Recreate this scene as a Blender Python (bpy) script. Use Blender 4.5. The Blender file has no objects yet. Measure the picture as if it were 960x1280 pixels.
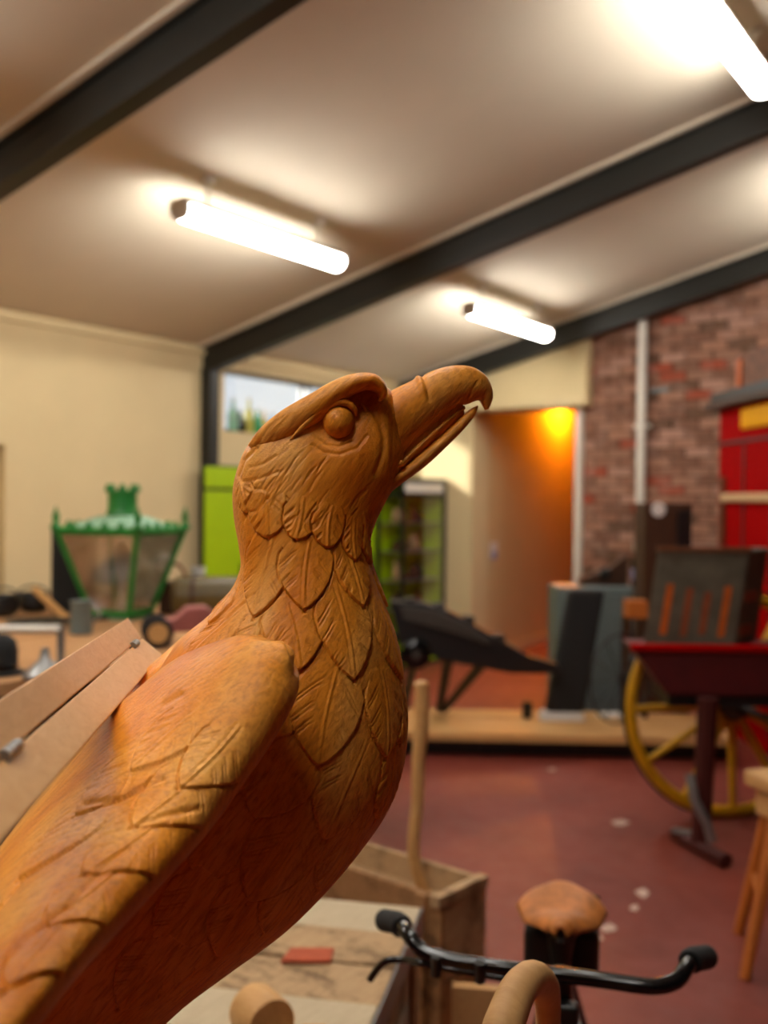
import bpy, bmesh, math, random
import numpy as np
from mathutils import Vector, Matrix

random.seed(7); rng = np.random.default_rng(7)
scn = bpy.context.scene
COL = scn.collection
R = math.radians

# ------------------------------------------------------------------ camera
FPX = 1280.0
YAW, PITCH, ROLL = R(34.061), R(-0.654), R(0.643)
CAM = np.array([0.0, 0.0, 1.62])
_f = np.array([-math.sin(YAW)*math.cos(PITCH), math.cos(YAW)*math.cos(PITCH), math.sin(PITCH)])
_r = np.array([math.cos(YAW), math.sin(YAW), 0.0])
_u = np.cross(_r, _f)
CR = math.cos(ROLL)*_r + math.sin(ROLL)*_u
CU = -math.sin(ROLL)*_r + math.cos(ROLL)*_u
CF = _f
RH = np.array([math.cos(YAW), math.sin(YAW), 0.0])
FH = np.array([-math.sin(YAW), math.cos(YAW), 0.0])
def ray(x, y): return CF + (x-480)/FPX*CR - (y-640)/FPX*CU
def at(x, y, d): return CAM + d*ray(x, y)
def onX(x, y, X): d = ray(x, y); return CAM + d*(X/d[0])
def onY(x, y, Y): d = ray(x, y); return CAM + d*(Y/d[1])
def onZ(x, y, Z): d = ray(x, y); return CAM + d*((Z-CAM[2])/d[2])
def H(r, d, z): p = RH*r + FH*d; return np.array([p[0], p[1], z])   # metres right / ahead of the viewer
def proj(P):
    q = np.asarray(P, float) - CAM; z = q @ CF
    return np.stack([480+FPX*(q @ CR)/z, 640-FPX*(q @ CU)/z], -1)

cam = bpy.data.cameras.new('camera'); camo = bpy.data.objects.new('camera', cam); COL.objects.link(camo)
camo.matrix_world = Matrix(((CR[0], CU[0], -CF[0], CAM[0]), (CR[1], CU[1], -CF[1], CAM[1]), (CR[2], CU[2], -CF[2], CAM[2]), (0, 0, 0, 1)))
cam.sensor_fit = 'VERTICAL'; cam.sensor_height = 36; cam.lens = 36; cam.clip_start = 0.05; cam.clip_end = 200
cam.dof.use_dof = True; cam.dof.focus_distance = 0.93; cam.dof.aperture_fstop = 4.0
scn.camera = camo

# ------------------------------------------------------------------ world, sun, exposure
w = bpy.data.worlds.new('sky'); scn.world = w; w.use_nodes = True
bg = w.node_tree.nodes['Background']; bg.inputs[0].default_value = (0.86, 0.94, 1.0, 1); bg.inputs[1].default_value = 0.56
sl = bpy.data.lights.new('sun', 'SUN'); sl.energy = 3.5; sl.angle = R(4); sl.color = (1, 0.97, 0.9)
so = bpy.data.objects.new('sun', sl); COL.objects.link(so)
so.rotation_euler = Vector((0.6, 1.0, -0.36)).to_track_quat('-Z', 'Y').to_euler(); so.location = (-9, 0, 8)
vs = scn.view_settings; vs.view_transform = 'Standard'; vs.look = 'None'; vs.gamma = 1; vs.use_curve_mapping = False
vs.exposure = 0.93
LAMP = 24.0

# ------------------------------------------------------------------ materials
def srgb(r, g, b):
    f = lambda c: (c/255/12.92) if c/255 <= 0.04045 else ((c/255+0.055)/1.055)**2.4
    return (f(r), f(g), f(b), 1)
MATS = {}
def newmat(name):
    m = bpy.data.materials.new(name); m.use_nodes = True; MATS[name] = m
    nt = m.node_tree; return m, nt, nt.nodes['Principled BSDF']
def noise_node(nt, scale, mscale=(1, 1, 1), rot=(0, 0, 0), detail=4, rough=.6, coord='Object', dist=0.0):
    if coord == 'Position': tc = nt.nodes.new('ShaderNodeNewGeometry'); out = tc.outputs['Position']
    else: tc = nt.nodes.new('ShaderNodeTexCoord'); out = tc.outputs[coord]
    mp = nt.nodes.new('ShaderNodeMapping'); mp.inputs['Scale'].default_value = mscale; mp.inputs['Rotation'].default_value = rot
    n = nt.nodes.new('ShaderNodeTexNoise'); n.inputs['Scale'].default_value = scale; n.inputs['Detail'].default_value = detail
    n.inputs['Roughness'].default_value = rough; n.inputs['Distortion'].default_value = dist
    nt.links.new(out, mp.inputs[0]); nt.links.new(mp.outputs[0], n.inputs['Vector']); return n
def ramp(nt, src, stops):
    r = nt.nodes.new('ShaderNodeValToRGB'); e = r.color_ramp.elements
    while len(e) < len(stops): e.new(0.5)
    for el, (p, c) in zip(e, stops): el.position = p; el.color = c
    nt.links.new(src, r.inputs[0]); return r
def mixc(nt, fac, a, b, mode='MIX'):
    m = nt.nodes.new('ShaderNodeMix'); m.data_type = 'RGBA'; m.blend_type = mode
    if isinstance(fac, float): m.inputs[0].default_value = fac
    else: nt.links.new(fac, m.inputs[0])
    for i, s in ((6, a), (7, b)):
        if isinstance(s, tuple): m.inputs[i].default_value = s
        else: nt.links.new(s, m.inputs[i])
    return m.outputs[2]
def bump(nt, b, src, strength, dist=0.002):
    bn = nt.nodes.new('ShaderNodeBump'); bn.inputs['Strength'].default_value = strength; bn.inputs['Distance'].default_value = dist
    nt.links.new(src, bn.inputs['Height']); nt.links.new(bn.outputs[0], b.inputs['Normal']); return bn
def plain(name, c, rough=.6, metal=0., var=.12, scale=8, bmp=.1, spec=.5):
    m, nt, b = newmat(name); b.inputs['Roughness'].default_value = rough; b.inputs['Metallic'].default_value = metal
    b.inputs['Specular IOR Level'].default_value = spec
    n = noise_node(nt, scale); c1 = tuple(max(0, x*(1-var)) for x in c[:3])+(1,); c2 = tuple(min(1, x*(1+var)) for x in c[:3])+(1,)
    rp = ramp(nt, n.outputs[0], [(.3, c1), (.7, c2)]); nt.links.new(rp.outputs[0], b.inputs['Base Color'])
    if bmp: bump(nt, b, n.outputs[0], bmp)
    return m
def wood(name, c1, c2, scale=14, mscale=(1, 8, 8), rot=(0, 0, 0), rough=.6, bmp=.25, spec=.4, dirt=None):
    m, nt, b = newmat(name); b.inputs['Roughness'].default_value = rough; b.inputs['Specular IOR Level'].default_value = spec
    n = noise_node(nt, scale, mscale, rot, 6, .65, dist=.6); n2 = noise_node(nt, 3, (1, 1, 1), detail=3)
    rp = ramp(nt, n.outputs[0], [(.3, c1), (.68, c2)])
    out = mixc(nt, n2.outputs[0], rp.outputs[0], tuple(x*.72 for x in c2[:3])+(1,))
    if dirt:
        n3 = noise_node(nt, 6, (1, 2, 1), detail=8, rough=.75); r3 = ramp(nt, n3.outputs[0], [(.5, (0, 0, 0, 1)), (.62, (1, 1, 1, 1))])
        out = mixc(nt, r3.outputs[0], out, dirt)
    nt.links.new(out, b.inputs['Base Color'])
    if bmp: bump(nt, b, n.outputs[0], bmp)
    return m
def emit(name, c, s):
    m, nt, b = newmat(name); b.inputs['Emission Color'].default_value = c; b.inputs['Emission Strength'].default_value = s
    b.inputs['Base Color'].default_value = (.8, .8, .8, 1); return m
def glass(name, c=(1, 1, 1, 1), rough=.02, alpha=.15):
    m, nt, b = newmat(name); nt.nodes.remove(b)
    o = nt.nodes['Material Output']; t = nt.nodes.new('ShaderNodeBsdfTransparent'); t.inputs[0].default_value = c
    g = nt.nodes.new('ShaderNodeBsdfGlossy'); g.inputs['Roughness'].default_value = rough
    mx = nt.nodes.new('ShaderNodeMixShader'); mx.inputs[0].default_value = alpha
    nt.links.new(t.outputs[0], mx.inputs[1]); nt.links.new(g.outputs[0], mx.inputs[2]); nt.links.new(mx.outputs[0], o.inputs[0]); return m

M_cream = plain('cream_plaster', srgb(222, 200, 152), .75, var=.03, scale=3, bmp=.03)
M_ceil = plain('ceiling_board', srgb(222, 210, 188), .8, var=.02, scale=2, bmp=.02)
M_white = plain('white_paint', srgb(222, 214, 200), .5, var=.04)
M_beam = plain('charcoal_steel', srgb(34, 34, 29), .5, var=.1)
M_black = plain('black_iron', srgb(22, 22, 22), .4, var=.2, scale=30)
M_blackgloss = plain('black_enamel', srgb(12, 12, 13), .15, var=.2, scale=20, bmp=0)
M_greyblack = plain('worn_black_iron', srgb(58, 52, 46), .5, var=.3, scale=40)
M_rubber = plain('black_rubber', srgb(24, 24, 24), .8, var=.2, scale=60)
M_lime = plain('lime_laminate', srgb(172, 206, 6), .45, var=.03, bmp=0)
M_steel = plain('galvanised_steel', srgb(150, 150, 148), .4, .7, var=.15)
M_greygreen = plain('grey_steel_paint', srgb(104, 118, 118), .5, var=.08)
M_green = plain('lantern_green', srgb(24, 120, 40), .45, var=.15)
M_palegreen = plain('lantern_pale_green', srgb(150, 190, 160), .5, var=.1)
M_red = plain('red_paint', srgb(172, 0, 1), .8, var=.05, spec=.05)
M_redcart = plain('cart_shadow_joint_red', srgb(84, 12, 14), .6, var=.2, scale=14)  # shadow on the cart body put into its dark red; booth joints share it
M_yellow = plain('wheel_yellow', srgb(214, 160, 8), .5, var=.15, scale=14)
M_gold = plain('gold_sign', srgb(250, 178, 2), .6, var=.08, spec=.1)
M_rust = plain('rusty_brown', srgb(120, 70, 40), .7, var=.35, scale=20, bmp=.3)
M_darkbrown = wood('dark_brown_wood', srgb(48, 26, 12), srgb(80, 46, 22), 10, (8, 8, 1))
M_brownred = wood('brown_red_wood', srgb(52, 16, 12), srgb(84, 28, 20), 10, (8, 8, 1))
M_pine = wood('pine', srgb(200, 142, 78), srgb(230, 180, 116), 10, (1, 9, 9), rough=.55)
M_pineX = wood('pine_board', srgb(196, 142, 84), srgb(226, 176, 116), 9, (9, 1, 9), rough=.5)
M_crate = wood('weathered_crate', srgb(160, 122, 82), srgb(206, 172, 128), 12, (9, 1.2, 9), rough=.75, dirt=srgb(120, 92, 62))
M_crate2 = wood('crate_brown', srgb(142, 98, 58), srgb(186, 138, 90), 12, (9, 1.2, 9), rough=.75, dirt=srgb(96, 66, 42))
M_cratepale = wood('crate_pale', srgb(186, 164, 130), srgb(214, 196, 164), 12, (9, 1.2, 9), rough=.8)
M_tabletop = wood('bench_top', srgb(178, 126, 78), srgb(212, 160, 108), 6, (1, 6, 6), rough=.6)
M_orangewood = wood('orange_wood', srgb(170, 84, 24), srgb(208, 120, 46), 12, (8, 8, 1))
M_leather = plain('tan_leather', srgb(190, 116, 54), .5, var=.35, scale=25, bmp=.3)
M_olive = plain('olive_brown', srgb(92, 76, 36), .4, var=.25)
M_pink = plain('faded_red_paint', srgb(168, 96, 88), .5, var=.15)
M_terracotta = plain('terracotta', srgb(180, 82, 48), .8, var=.15, scale=30)
M_chest = plain('chest_green_grey', srgb(100, 94, 78), .7, var=.3, scale=9, bmp=.25)
M_orangepaint = plain('orange_paint', srgb(206, 98, 24), .6, var=.2, scale=20)
M_dimorange = plain('worn_orange_paint', srgb(150, 74, 40), .6, var=.25, scale=20)
M_cloth = plain('beige_strap', srgb(214, 176, 130), .7, var=.1)
M_mortar = plain('mortar', srgb(58, 45, 36), .95, var=.2, scale=15, bmp=.3)
M_lamp = emit('lamp_diffuser', (1, .965, .90, 1), LAMP)
M_glass = glass('clear_glass')
M_lanternglass = glass('dusty_glass', (.9, .9, .9, 1), .15, .3)
M_paper = plain('white_paper', srgb(228, 226, 222), .7, var=.03, bmp=0)
M_blue = plain('blue_grey_print', srgb(150, 150, 190), .7, var=.1)
M_passage = plain('passage_wall', srgb(214, 190, 140), .75, var=.03, scale=3, bmp=.03)

def floor_mat():
    m, nt, b = newmat('red_painted_floor')
    n = noise_node(nt, 1.3, detail=6); c = ramp(nt, n.outputs[0], [(.3, srgb(112, 44, 32)), (.7, srgb(140, 60, 44))])
    n2 = noise_node(nt, 9, detail=8, rough=.7); k = ramp(nt, n2.outputs[0], [(.66, (0, 0, 0, 1)), (.75, (.5, .5, .5, 1))])
    out = mixc(nt, k.outputs[0], c.outputs[0], srgb(186, 140, 120)); nt.links.new(out, b.inputs['Base Color'])
    rr = ramp(nt, n2.outputs[0], [(.3, (.48, .48, .48, 1)), (.7, (.65, .65, .65, 1))]); nt.links.new(rr.outputs[0], b.inputs['Roughness'])
    bump(nt, b, n2.outputs[0], .08); return m
M_floor = floor_mat()
M_scuff = plain('worn_white_paint', srgb(206, 176, 160), .7, var=.2, scale=40)

def brick_mat(name, island):
    m, nt, b = newmat(name); b.inputs['Roughness'].default_value = .9
    if island: s = nt.nodes.new('ShaderNodeNewGeometry').outputs['Random Per Island']
    else: s = nt.nodes.new('ShaderNodeObjectInfo').outputs['Random']
    c = ramp(nt, s, [(0, srgb(132, 92, 72)), (.2, srgb(170, 122, 98)), (.4, srgb(152, 106, 84)), (.52, srgb(168, 78, 52)), (.6, srgb(158, 114, 92)), (.75, srgb(108, 78, 58)), (.88, srgb(184, 140, 120)), (1, srgb(148, 100, 80))])
    c.color_ramp.interpolation = 'CONSTANT'
    n = noise_node(nt, 7, detail=6, coord='Position'); k = ramp(nt, n.outputs[0], [(.5, (0, 0, 0, 1)), (.75, (.7, .7, .7, 1))])
    out = mixc(nt, k.outputs[0], c.outputs[0], srgb(186, 150, 134))
    n2 = noise_node(nt, 40, detail=4, coord='Position'); k2 = ramp(nt, n2.outputs[0], [(.4, (0, 0, 0, 1)), (.8, (.5, .5, .5, 1))]); out = mixc(nt, k2.outputs[0], out, srgb(120, 84, 66))
    nt.links.new(out, b.inputs['Base Color']); bump(nt, b, n2.outputs[0], .5, .004); return m
M_brick = brick_mat('brick_single', False); M_brickstuff = brick_mat('brick_rest', True)

def eagle_mat():
    m, nt, b = newmat('carved_eagle_wood')
    b.inputs['Roughness'].default_value = .45; b.inputs['Specular IOR Level'].default_value = .3
    def stroke(scale, stretch, ang, detail):
        tc = nt.nodes.new('ShaderNodeTexCoord'); mp = nt.nodes.new('ShaderNodeMapping'); mp.vector_type = 'TEXTURE'
        mp.inputs['Rotation'].default_value = (0, R(-ang), YAW-R(6)); mp.inputs['Scale'].default_value = (stretch, 1, 1)
        n = nt.nodes.new('ShaderNodeTexNoise'); n.inputs['Scale'].default_value = scale; n.inputs['Detail'].default_value = detail; n.inputs['Distortion'].default_value = .3
        nt.links.new(tc.outputs['Object'], mp.inputs[0]); nt.links.new(mp.outputs[0], n.inputs['Vector']); return n
    n = stroke(14, 3, 70, 5)
    c = ramp(nt, n.outputs[0], [(.28, srgb(216, 120, 18)), (.5, srgb(236, 150, 42)), (.72, srgb(246, 180, 88))])
    n2 = stroke(300, 8, 52, 3)
    k = ramp(nt, n2.outputs[0], [(.3, (.4, .4, .4, 1)), (.55, (0, 0, 0, 1))])
    out = mixc(nt, k.outputs[0], c.outputs[0], srgb(160, 74, 14))
    n3 = noise_node(nt, 500, detail=2); h = mixc(nt, .35, n2.outputs[0], n3.outputs[0])
    nt.links.new(out, b.inputs['Base Color']); bump(nt, b, h, .85, .0014); return m
M_eagle = eagle_mat()

# ------------------------------------------------------------------ mesh builder
ORG = {}
class MB:
    def __init__(s): s.v = []; s.f = []
    def add(s, vs, fs):
        o = len(s.v); s.v += [tuple(map(float, p)) for p in vs]; s.f += [tuple(i+o for i in f) for f in fs]; return s
    def box(s, c, size, rot=None):
        hx, hy, hz = (x/2 for x in size); vs = np.array([(x, y, z) for z in (-hz, hz) for x, y in ((-hx, -hy), (hx, -hy), (hx, hy), (-hx, hy))])
        if rot is not None: vs = vs @ np.array(rot).T
        return s.add(vs+np.array(c), [(3, 2, 1, 0), (4, 5, 6, 7), (0, 1, 5, 4), (1, 2, 6, 5), (2, 3, 7, 6), (3, 0, 4, 7)])
    def box2(s, a, b):
        a, b = np.array(a, float), np.array(b, float); return s.box((a+b)/2, abs(b-a))
    def hexa(s, p):  # 4 bottom, 4 top
        return s.add(p, [(3, 2, 1, 0), (4, 5, 6, 7), (0, 1, 5, 4), (1, 2, 6, 5), (2, 3, 7, 6), (3, 0, 4, 7)])
    def prism(s, poly, ext):
        n = len(poly); poly = [np.array(p, float) for p in poly]; ext = np.array(ext, float)
        return s.add(poly+[p+ext for p in poly], [tuple(range(n))[::-1], tuple(range(n, 2*n))]+[(i, (i+1) % n, n+(i+1) % n, n+i) for i in range(n)])
    def tube(s, path, rad, n=12, closed=False, flat=1.0):
        P = [np.array(p, float) for p in path]; m = len(P)
        if np.isscalar(rad): rad = [rad]*m
        vs = []; prev = None
        for i in range(m):
            a = P[(i-1) % m] if (closed or i > 0) else P[i]; b = P[(i+1) % m] if (closed or i < m-1) else P[i]
            t = b-a; t /= np.linalg.norm(t)
            if prev is None:
                q = np.array([0, 0, 1.]) if abs(t[2]) < .9 else np.array([1., 0, 0])
            else: q = prev
            x = q - t*(q @ t); x /= np.linalg.norm(x); prev = x; y = np.cross(t, x)
            for k in range(n):
                an = 2*math.pi*k/n; vs.append(P[i]+rad[i]*(math.cos(an)*x+flat*math.sin(an)*y))
        fs = []
        for i in range(m if closed else m-1):
            j = (i+1) % m
            for k in range(n): fs.append((i*n+k, i*n+(k+1) % n, j*n+(k+1) % n, j*n+k))
        if not closed: fs += [tuple(range(n))[::-1], tuple(range((m-1)*n, m*n))]
        return s.add(vs, fs)
    def cyl(s, a, b, r0, r1=None, n=16): return s.tube([a, b], [r0, r0 if r1 is None else r1], n)
    def lathe(s, base, prof, n=20, axis=(0, 0, 1), ref=None):
        ax = np.array(axis, float); ax /= np.linalg.norm(ax)
        x = np.array(ref if ref is not None else ((1, 0, 0) if abs(ax[2]) > .5 else (0, 0, 1)), float); x -= ax*(x @ ax); x /= np.linalg.norm(x); y = np.cross(ax, x)
        vs = []; base = np.array(base, float)
        for r, h in prof:
            for k in range(n): a = 2*math.pi*(k+.5)/n; vs.append(base+ax*h+max(r, 1e-4)*(math.cos(a)*x+math.sin(a)*y))
        m = len(prof); fs = [(i*n+k, i*n+(k+1) % n, (i+1)*n+(k+1) % n, (i+1)*n+k) for i in range(m-1) for k in range(n)]
        fs += [tuple(range(n))[::-1], tuple(range((m-1)*n, m*n))]
        return s.add(vs, fs)
    def ball(s, c, r, n=14):
        r = np.array(r if not np.isscalar(r) else (r, r, r)); vs = []; m = n
        for i in range(m+1):
            t = math.pi*i/m
            for k in range(2*n): a = math.pi*k/n; vs.append(np.array(c)+r*np.array((math.sin(t)*math.cos(a), math.sin(t)*math.sin(a), math.cos(t))))
        q = 2*n; return s.add(vs, [(i*q+k, (i+1)*q+k, (i+1)*q+(k+1) % q, i*q+(k+1) % q) for i in range(m) for k in range(q)])
    def build(s, name, mat, parent=None, origin=None, smooth=None, bevel=0, seg=2):
        org = ORG[parent.name] if parent else np.array(origin if origin is not None else (0, 0, 0), float)
        me = bpy.data.meshes.new(name); me.from_pydata([tuple(np.array(p)-org) for p in s.v], [], s.f); me.materials.append(mat)
        me.validate()
        bm = bmesh.new(); bm.from_mesh(me); bmesh.ops.remove_doubles(bm, verts=bm.verts, dist=1e-6); bmesh.ops.recalc_face_normals(bm, faces=bm.faces); bm.to_mesh(me); bm.free()
        if smooth is not None:
            me.polygons.foreach_set('use_smooth', [True]*len(me.polygons)); me.set_sharp_from_angle(angle=R(smooth))
        o = bpy.data.objects.new(name, me); COL.objects.link(o); ORG[o.name] = org
        if parent: o.parent = parent
        else: o.location = org
        if bevel:
            b = o.modifiers.new('bevel', 'BEVEL'); b.width = bevel; b.segments = seg; b.limit_method = 'ANGLE'; b.angle_limit = R(40)
        return o
def tag(o, label=None, cat=None, group=None, kind=None):
    for k, v in (('label', label), ('category', cat), ('group', group), ('kind', kind)):
        if v: o[k] = v
    return o
def thing(name, label, cat, loc, group=None):
    o = bpy.data.objects.new(name, None); COL.objects.link(o); o.location = tuple(map(float, loc)); o.empty_display_size = .1
    ORG[o.name] = np.array(loc, float); return tag(o, label, cat, group)
def struct(name, mb, mat, label=None, parent=None, **k):
    o = mb.build(name, mat, parent, **k)
    if not parent: tag(o, label, None, None, 'structure')
    return o
def rotz(a): c, s = math.cos(a), math.sin(a); return np.array([[c, -s, 0], [s, c, 0], [0, 0, 1.]])
def cmr(pts, n, closed=False):
    P = np.array(pts, float); m = len(P); out = []
    for i in range(m-1):
        p0 = P[max(i-1, 0)]; p1 = P[i]; p2 = P[i+1]; p3 = P[min(i+2, m-1)]
        for k in range(n):
            t = k/n; out.append(.5*((2*p1)+(p2-p0)*t+(2*p0-5*p1+4*p2-p3)*t*t+(3*p1-p0-3*p2+p3)*t**3))
    out.append(P[-1]); return np.array(out)

# ------------------------------------------------------------------ room shell
XL, XR, YB, YE = -5.78, 3.6, -3.6, 9.1
SL = .253
def ceilz(x): return 2.83 + SL*(x-XL)
struct('floor', MB().box2((XL-.3, YB-.3, -.12), (XR+.3, 13.0, 0)), M_floor, 'dark red painted concrete floor with pale scuffs')
struct('ceiling', MB().prism([(XL-.2, YB-.2, ceilz(XL-.2)), (XR+.2, YB-.2, ceilz(XR+.2)), (XR+.2, YB-.2, ceilz(XR+.2)+.12), (XL-.2, YB-.2, ceilz(XL-.2)+.12)], (0, YE-YB+.4, 0)), M_ceil, 'sloping off white boarded ceiling')
WY0, WY1, WZ0, WZ1, WZ2 = 6.2, 8.75, 2.17, 2.69, 1.93
ql = [(YB-.2, 3.05, 0, 3.1), (3.05, 4.14, 1.955, 3.1), (4.14, WY0, 0, 3.1), (WY0, 7.46, 0, WZ0), (7.46, WY1, 0, WZ2), (WY0, WY1, WZ1, 3.1), (WY1, YE+.2, 0, 3.1)]
wl = MB()
for a, b, c, d in ql: wl.box2((XL-.24, a, c), (XL, b, min(d, ceilz(XL)+.06)))
wall_left = struct('wall_left', wl, M_cream, 'cream plastered low side wall')
struct('door_2', MB().box2((XL-.2, 3.05, 0), (XL-.14, 4.14, 1.955)), M_cream, 'cream door set back in the side wall')
struct('wall_right', MB().box2((XR, YB-.2, 0), (XR+.2, YE+.2, ceilz(XR)+.05)), M_mortar, 'dark brick wall of the high side')
struct('wall_back', MB().prism([(XL, YB-.2, 0), (XR, YB-.2, 0), (XR, YB-.2, ceilz(XR)), (XL, YB-.2, ceilz(XL))], (0, .2, 0)), M_mortar, 'dark brick wall behind the viewer')
# end wall: cream stub, opening, bulkhead, brick
PX0, PX1, PZ = -5.02, -3.86, 2.52
we = MB().box2((XL, YE-.1, 0), (PX0, YE+.25, PZ))
struct('wall_end', we, M_cream, 'cream end wall beside the passage')
bk = MB().prism([(XL, YE-.24, PZ), (-3.76, YE-.24, PZ), (-3.76, YE-.24, ceilz(-3.76)), (XL, YE-.24, ceilz(XL))], (0, .5, 0))
struct('trim_4', bk, M_cream, 'cream boxed bulkhead above the passage opening')
struct('trim_5', MB().box2((PX1-.045, YE-.14, 0), (PX1+.02, YE+.1, PZ)), M_white, 'pale door jamb strip beside the brick wall', bevel=.004)
# passage
struct('wall_passage_left', MB().prism([(PX0, YE+.25, 0), (PX0-.12, 12.6, 0), (PX0-.32, 12.6, 0), (PX0-.2, YE+.25, 0)], (0, 0, 3.2)), M_passage, 'cream passage wall lit orange')
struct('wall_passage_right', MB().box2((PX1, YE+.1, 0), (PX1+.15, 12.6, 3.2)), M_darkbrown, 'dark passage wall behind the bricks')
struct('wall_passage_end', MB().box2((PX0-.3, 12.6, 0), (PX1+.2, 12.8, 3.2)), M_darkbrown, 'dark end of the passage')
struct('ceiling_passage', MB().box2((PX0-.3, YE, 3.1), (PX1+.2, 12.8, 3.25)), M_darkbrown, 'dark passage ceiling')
struct('baseboard_passage', MB().prism([(PX0, YE+.26, 0), (PX0-.12, 12.6, 0), (PX0-.105, 12.6, 0), (PX0+.015, YE+.26, 0)], (0, 0, .11)), M_cream, 'cream skirting in the passage')
# brick wall
wb = MB().prism([(PX1, YE-.06, 0), (XR, YE-.06, 0), (XR, YE-.06, ceilz(XR)), (PX1, YE-.06, ceilz(PX1))], (0, .3, 0))
wall_brick = struct('wall_brick', wb, M_mortar, 'old red and mauve brick wall under the sloping roof beam')
BL, BH, PL, PH = .231, .0745, .2405, .0844
bme = MB().box((0, 0, 0), (BL, .09, BH)); pb = bme.build('brick', M_brick, wall_brick, bevel=.006, seg=1)
bme2 = MB().box((0, 0, 0), (BL/2-.005, .09, BH)); pb2 = bme2.build('brick', M_brick, wall_brick, bevel=.006, seg=1)
rest = MB(); used = [False, False]
row = 0; z = .012
while z < ceilz(XR):
    off = 0 if row % 2 == 0 else -PL/2
    k = 0
    while True:
        x0 = PX1+.024+off+k*PL; x1 = x0+BL; half = 0
        if x0 < PX1: x0 = PX1+.024; half = 1
        if x0 > XR-.1: break
        k += 1
        xc = (x0+x1)/2; zc = z+BH/2
        if zc+BH/2 > ceilz(x0)-.01: continue
        dy = -.06+random.uniform(-.007, .005)
        if xc < -2.05 and zc > .95:
            src = (pb, pb2)[half]
            if not used[half]: o = src; used[half] = True
            else:
                o = src.copy(); COL.objects.link(o); o.parent = wall_brick
            o.location = (xc, YE+dy, zc); o.rotation_euler = (random.uniform(-.02, .02), random.uniform(-.008, .008), random.uniform(-.01, .01))
        else: rest.box((xc, YE+dy, zc), (x1-x0, .09, BH))
    z += PH; row += 1
ro = rest.build('brick_rest', M_brickstuff, wall_brick); tag(ro, kind='stuff')
ro2 = MB().box((onY(826, 488, 9)[0], YE-.12, onY(826, 488, 9)[2]), (.17, .02, .04)).build('iron_tie_plate', M_greygreen, wall_brick, bevel=.004)

# steel rafters and column
def rafter(n, y, label):
    x0, x1 = XL, XR; h = .2; wv = .1
    def bar(dz0, dz1, ww): return [(x0, y-ww/2, ceilz(x0)+dz0), (x1, y-ww/2, ceilz(x1)+dz0), (x1, y-ww/2, ceilz(x1)+dz1), (x0, y-ww/2, ceilz(x0)+dz1)]
    mb = MB()
    for a, b_, ww in ((-.035, -.022, wv), (-.21, -.035, .045), (-.225, -.21, wv)): mb.prism(bar(a, b_, ww), (0, ww, 0))
    o = struct('trim_%d' % n, mb, M_beam, label)
    bt = MB().prism(bar(-.022, .02, .16), (0, .16, 0)).build('ceiling_batten', M_ceil, o)
rafter(0, -.1, 'dark steel roof beam above the viewer')
rafter(1, 2.93, 'dark steel roof beam crossing above the carved eagle')
rafter(2, 5.97, 'dark steel roof beam ending on the steel wall post')
rafter(3, 8.79, 'dark steel roof beam along the top of the brick wall')
struct('trim_6', MB().box2((XL, 5.93, 0), (XL+.11, 6.03, 2.66)), M_beam, 'dark steel post on the cream side wall', bevel=.004)
struct('trim_7', MB().prism([(XL, YB, ceilz(XL)-.02), (XL+.03, YB, ceilz(XL)-.02), (XL+.03, YB, ceilz(XL)-.07), (XL, YB, ceilz(XL)-.07)], (0, YE-YB-.3, 0)), M_cream, 'cream cornice batten on the side wall')
struct('baseboard_left', MB().box2((XL, 4.14, 0), (XL+.015, 5.8, .12)), M_cream, 'cream skirting on the side wall')
# window
wf = MB()
for a, b in (((WY0, WZ0), (7.46, WZ0+.03)), ((WY0, WZ1-.03), (WY1, WZ1)), ((WY0, WZ0), (WY0+.03, WZ1)), ((WY1-.03, WZ2), (WY1, WZ1)), ((7.36, WZ0), (7.40, WZ1)), ((7.46, WZ2), (7.49, WZ1)), ((7.46, WZ2), (WY1, WZ2+.03))):
    wf.box2((XL-.17, a[0], a[1]), (XL-.13, b[0], b[1]))
win = struct('window_1', wf, M_steel, 'high strip window with bright sky and bottles on its sill')
MB().box2((XL-.153, WY0+.03, WZ0+.03), (XL-.149, 7.36, WZ1-.03)).build('pane', M_glass, win)
MB().box2((XL-.153, 7.49, WZ2+.03), (XL-.149, WY1-.03, WZ1-.03)).build('pane', M_glass, win)
MB().box2((XL-.13, WY0, WZ0-.005), (XL+.01, 7.46, WZ0+.006)).build('window_sill', M_cream, win)
# switch plate
sp = onX(606, 688, PX0-.004); 
sw = thing('notice_card', 'small white card with bluish print on the passage wall', 'notice', (sp[0], sp[1]+.1, sp[2]-.12))
sy = max(sp[1], YE+.3)
MB().box2((PX0-.004, sy, sp[2]-.08), (PX0+.004, sy+.16, sp[2]+.08)).build('card', M_paper, sw)
MB().box2((PX0+.002, sy+.03, sp[2]-.1), (PX0+.008, sy+.14, sp[2]-.02)).build('printed_patch', M_blue, sw)

# wall pipe
p_ = onY(800, 560, 8.9); px_ = p_[0]
pipe = thing('drain_pipe', 'cream painted vertical pipe fixed to the brick wall', 'pipe', (px_, 8.925, .02))
MB().cyl((px_, 8.925, .02), (px_, 8.925, ceilz(px_)-.05), .04).build('pipe_run', M_white, pipe, smooth=40)
zc = onY(797, 683, 8.9)[2]
MB().cyl((px_, 8.925, zc-.05), (px_, 8.925, zc+.05), .052).build('collar', M_white, pipe, smooth=40, bevel=.004)
MB().box2((px_-.07, 8.925, 2.3), (px_+.07, 8.985, 2.33)).build('bracket', M_white, pipe)

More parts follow.
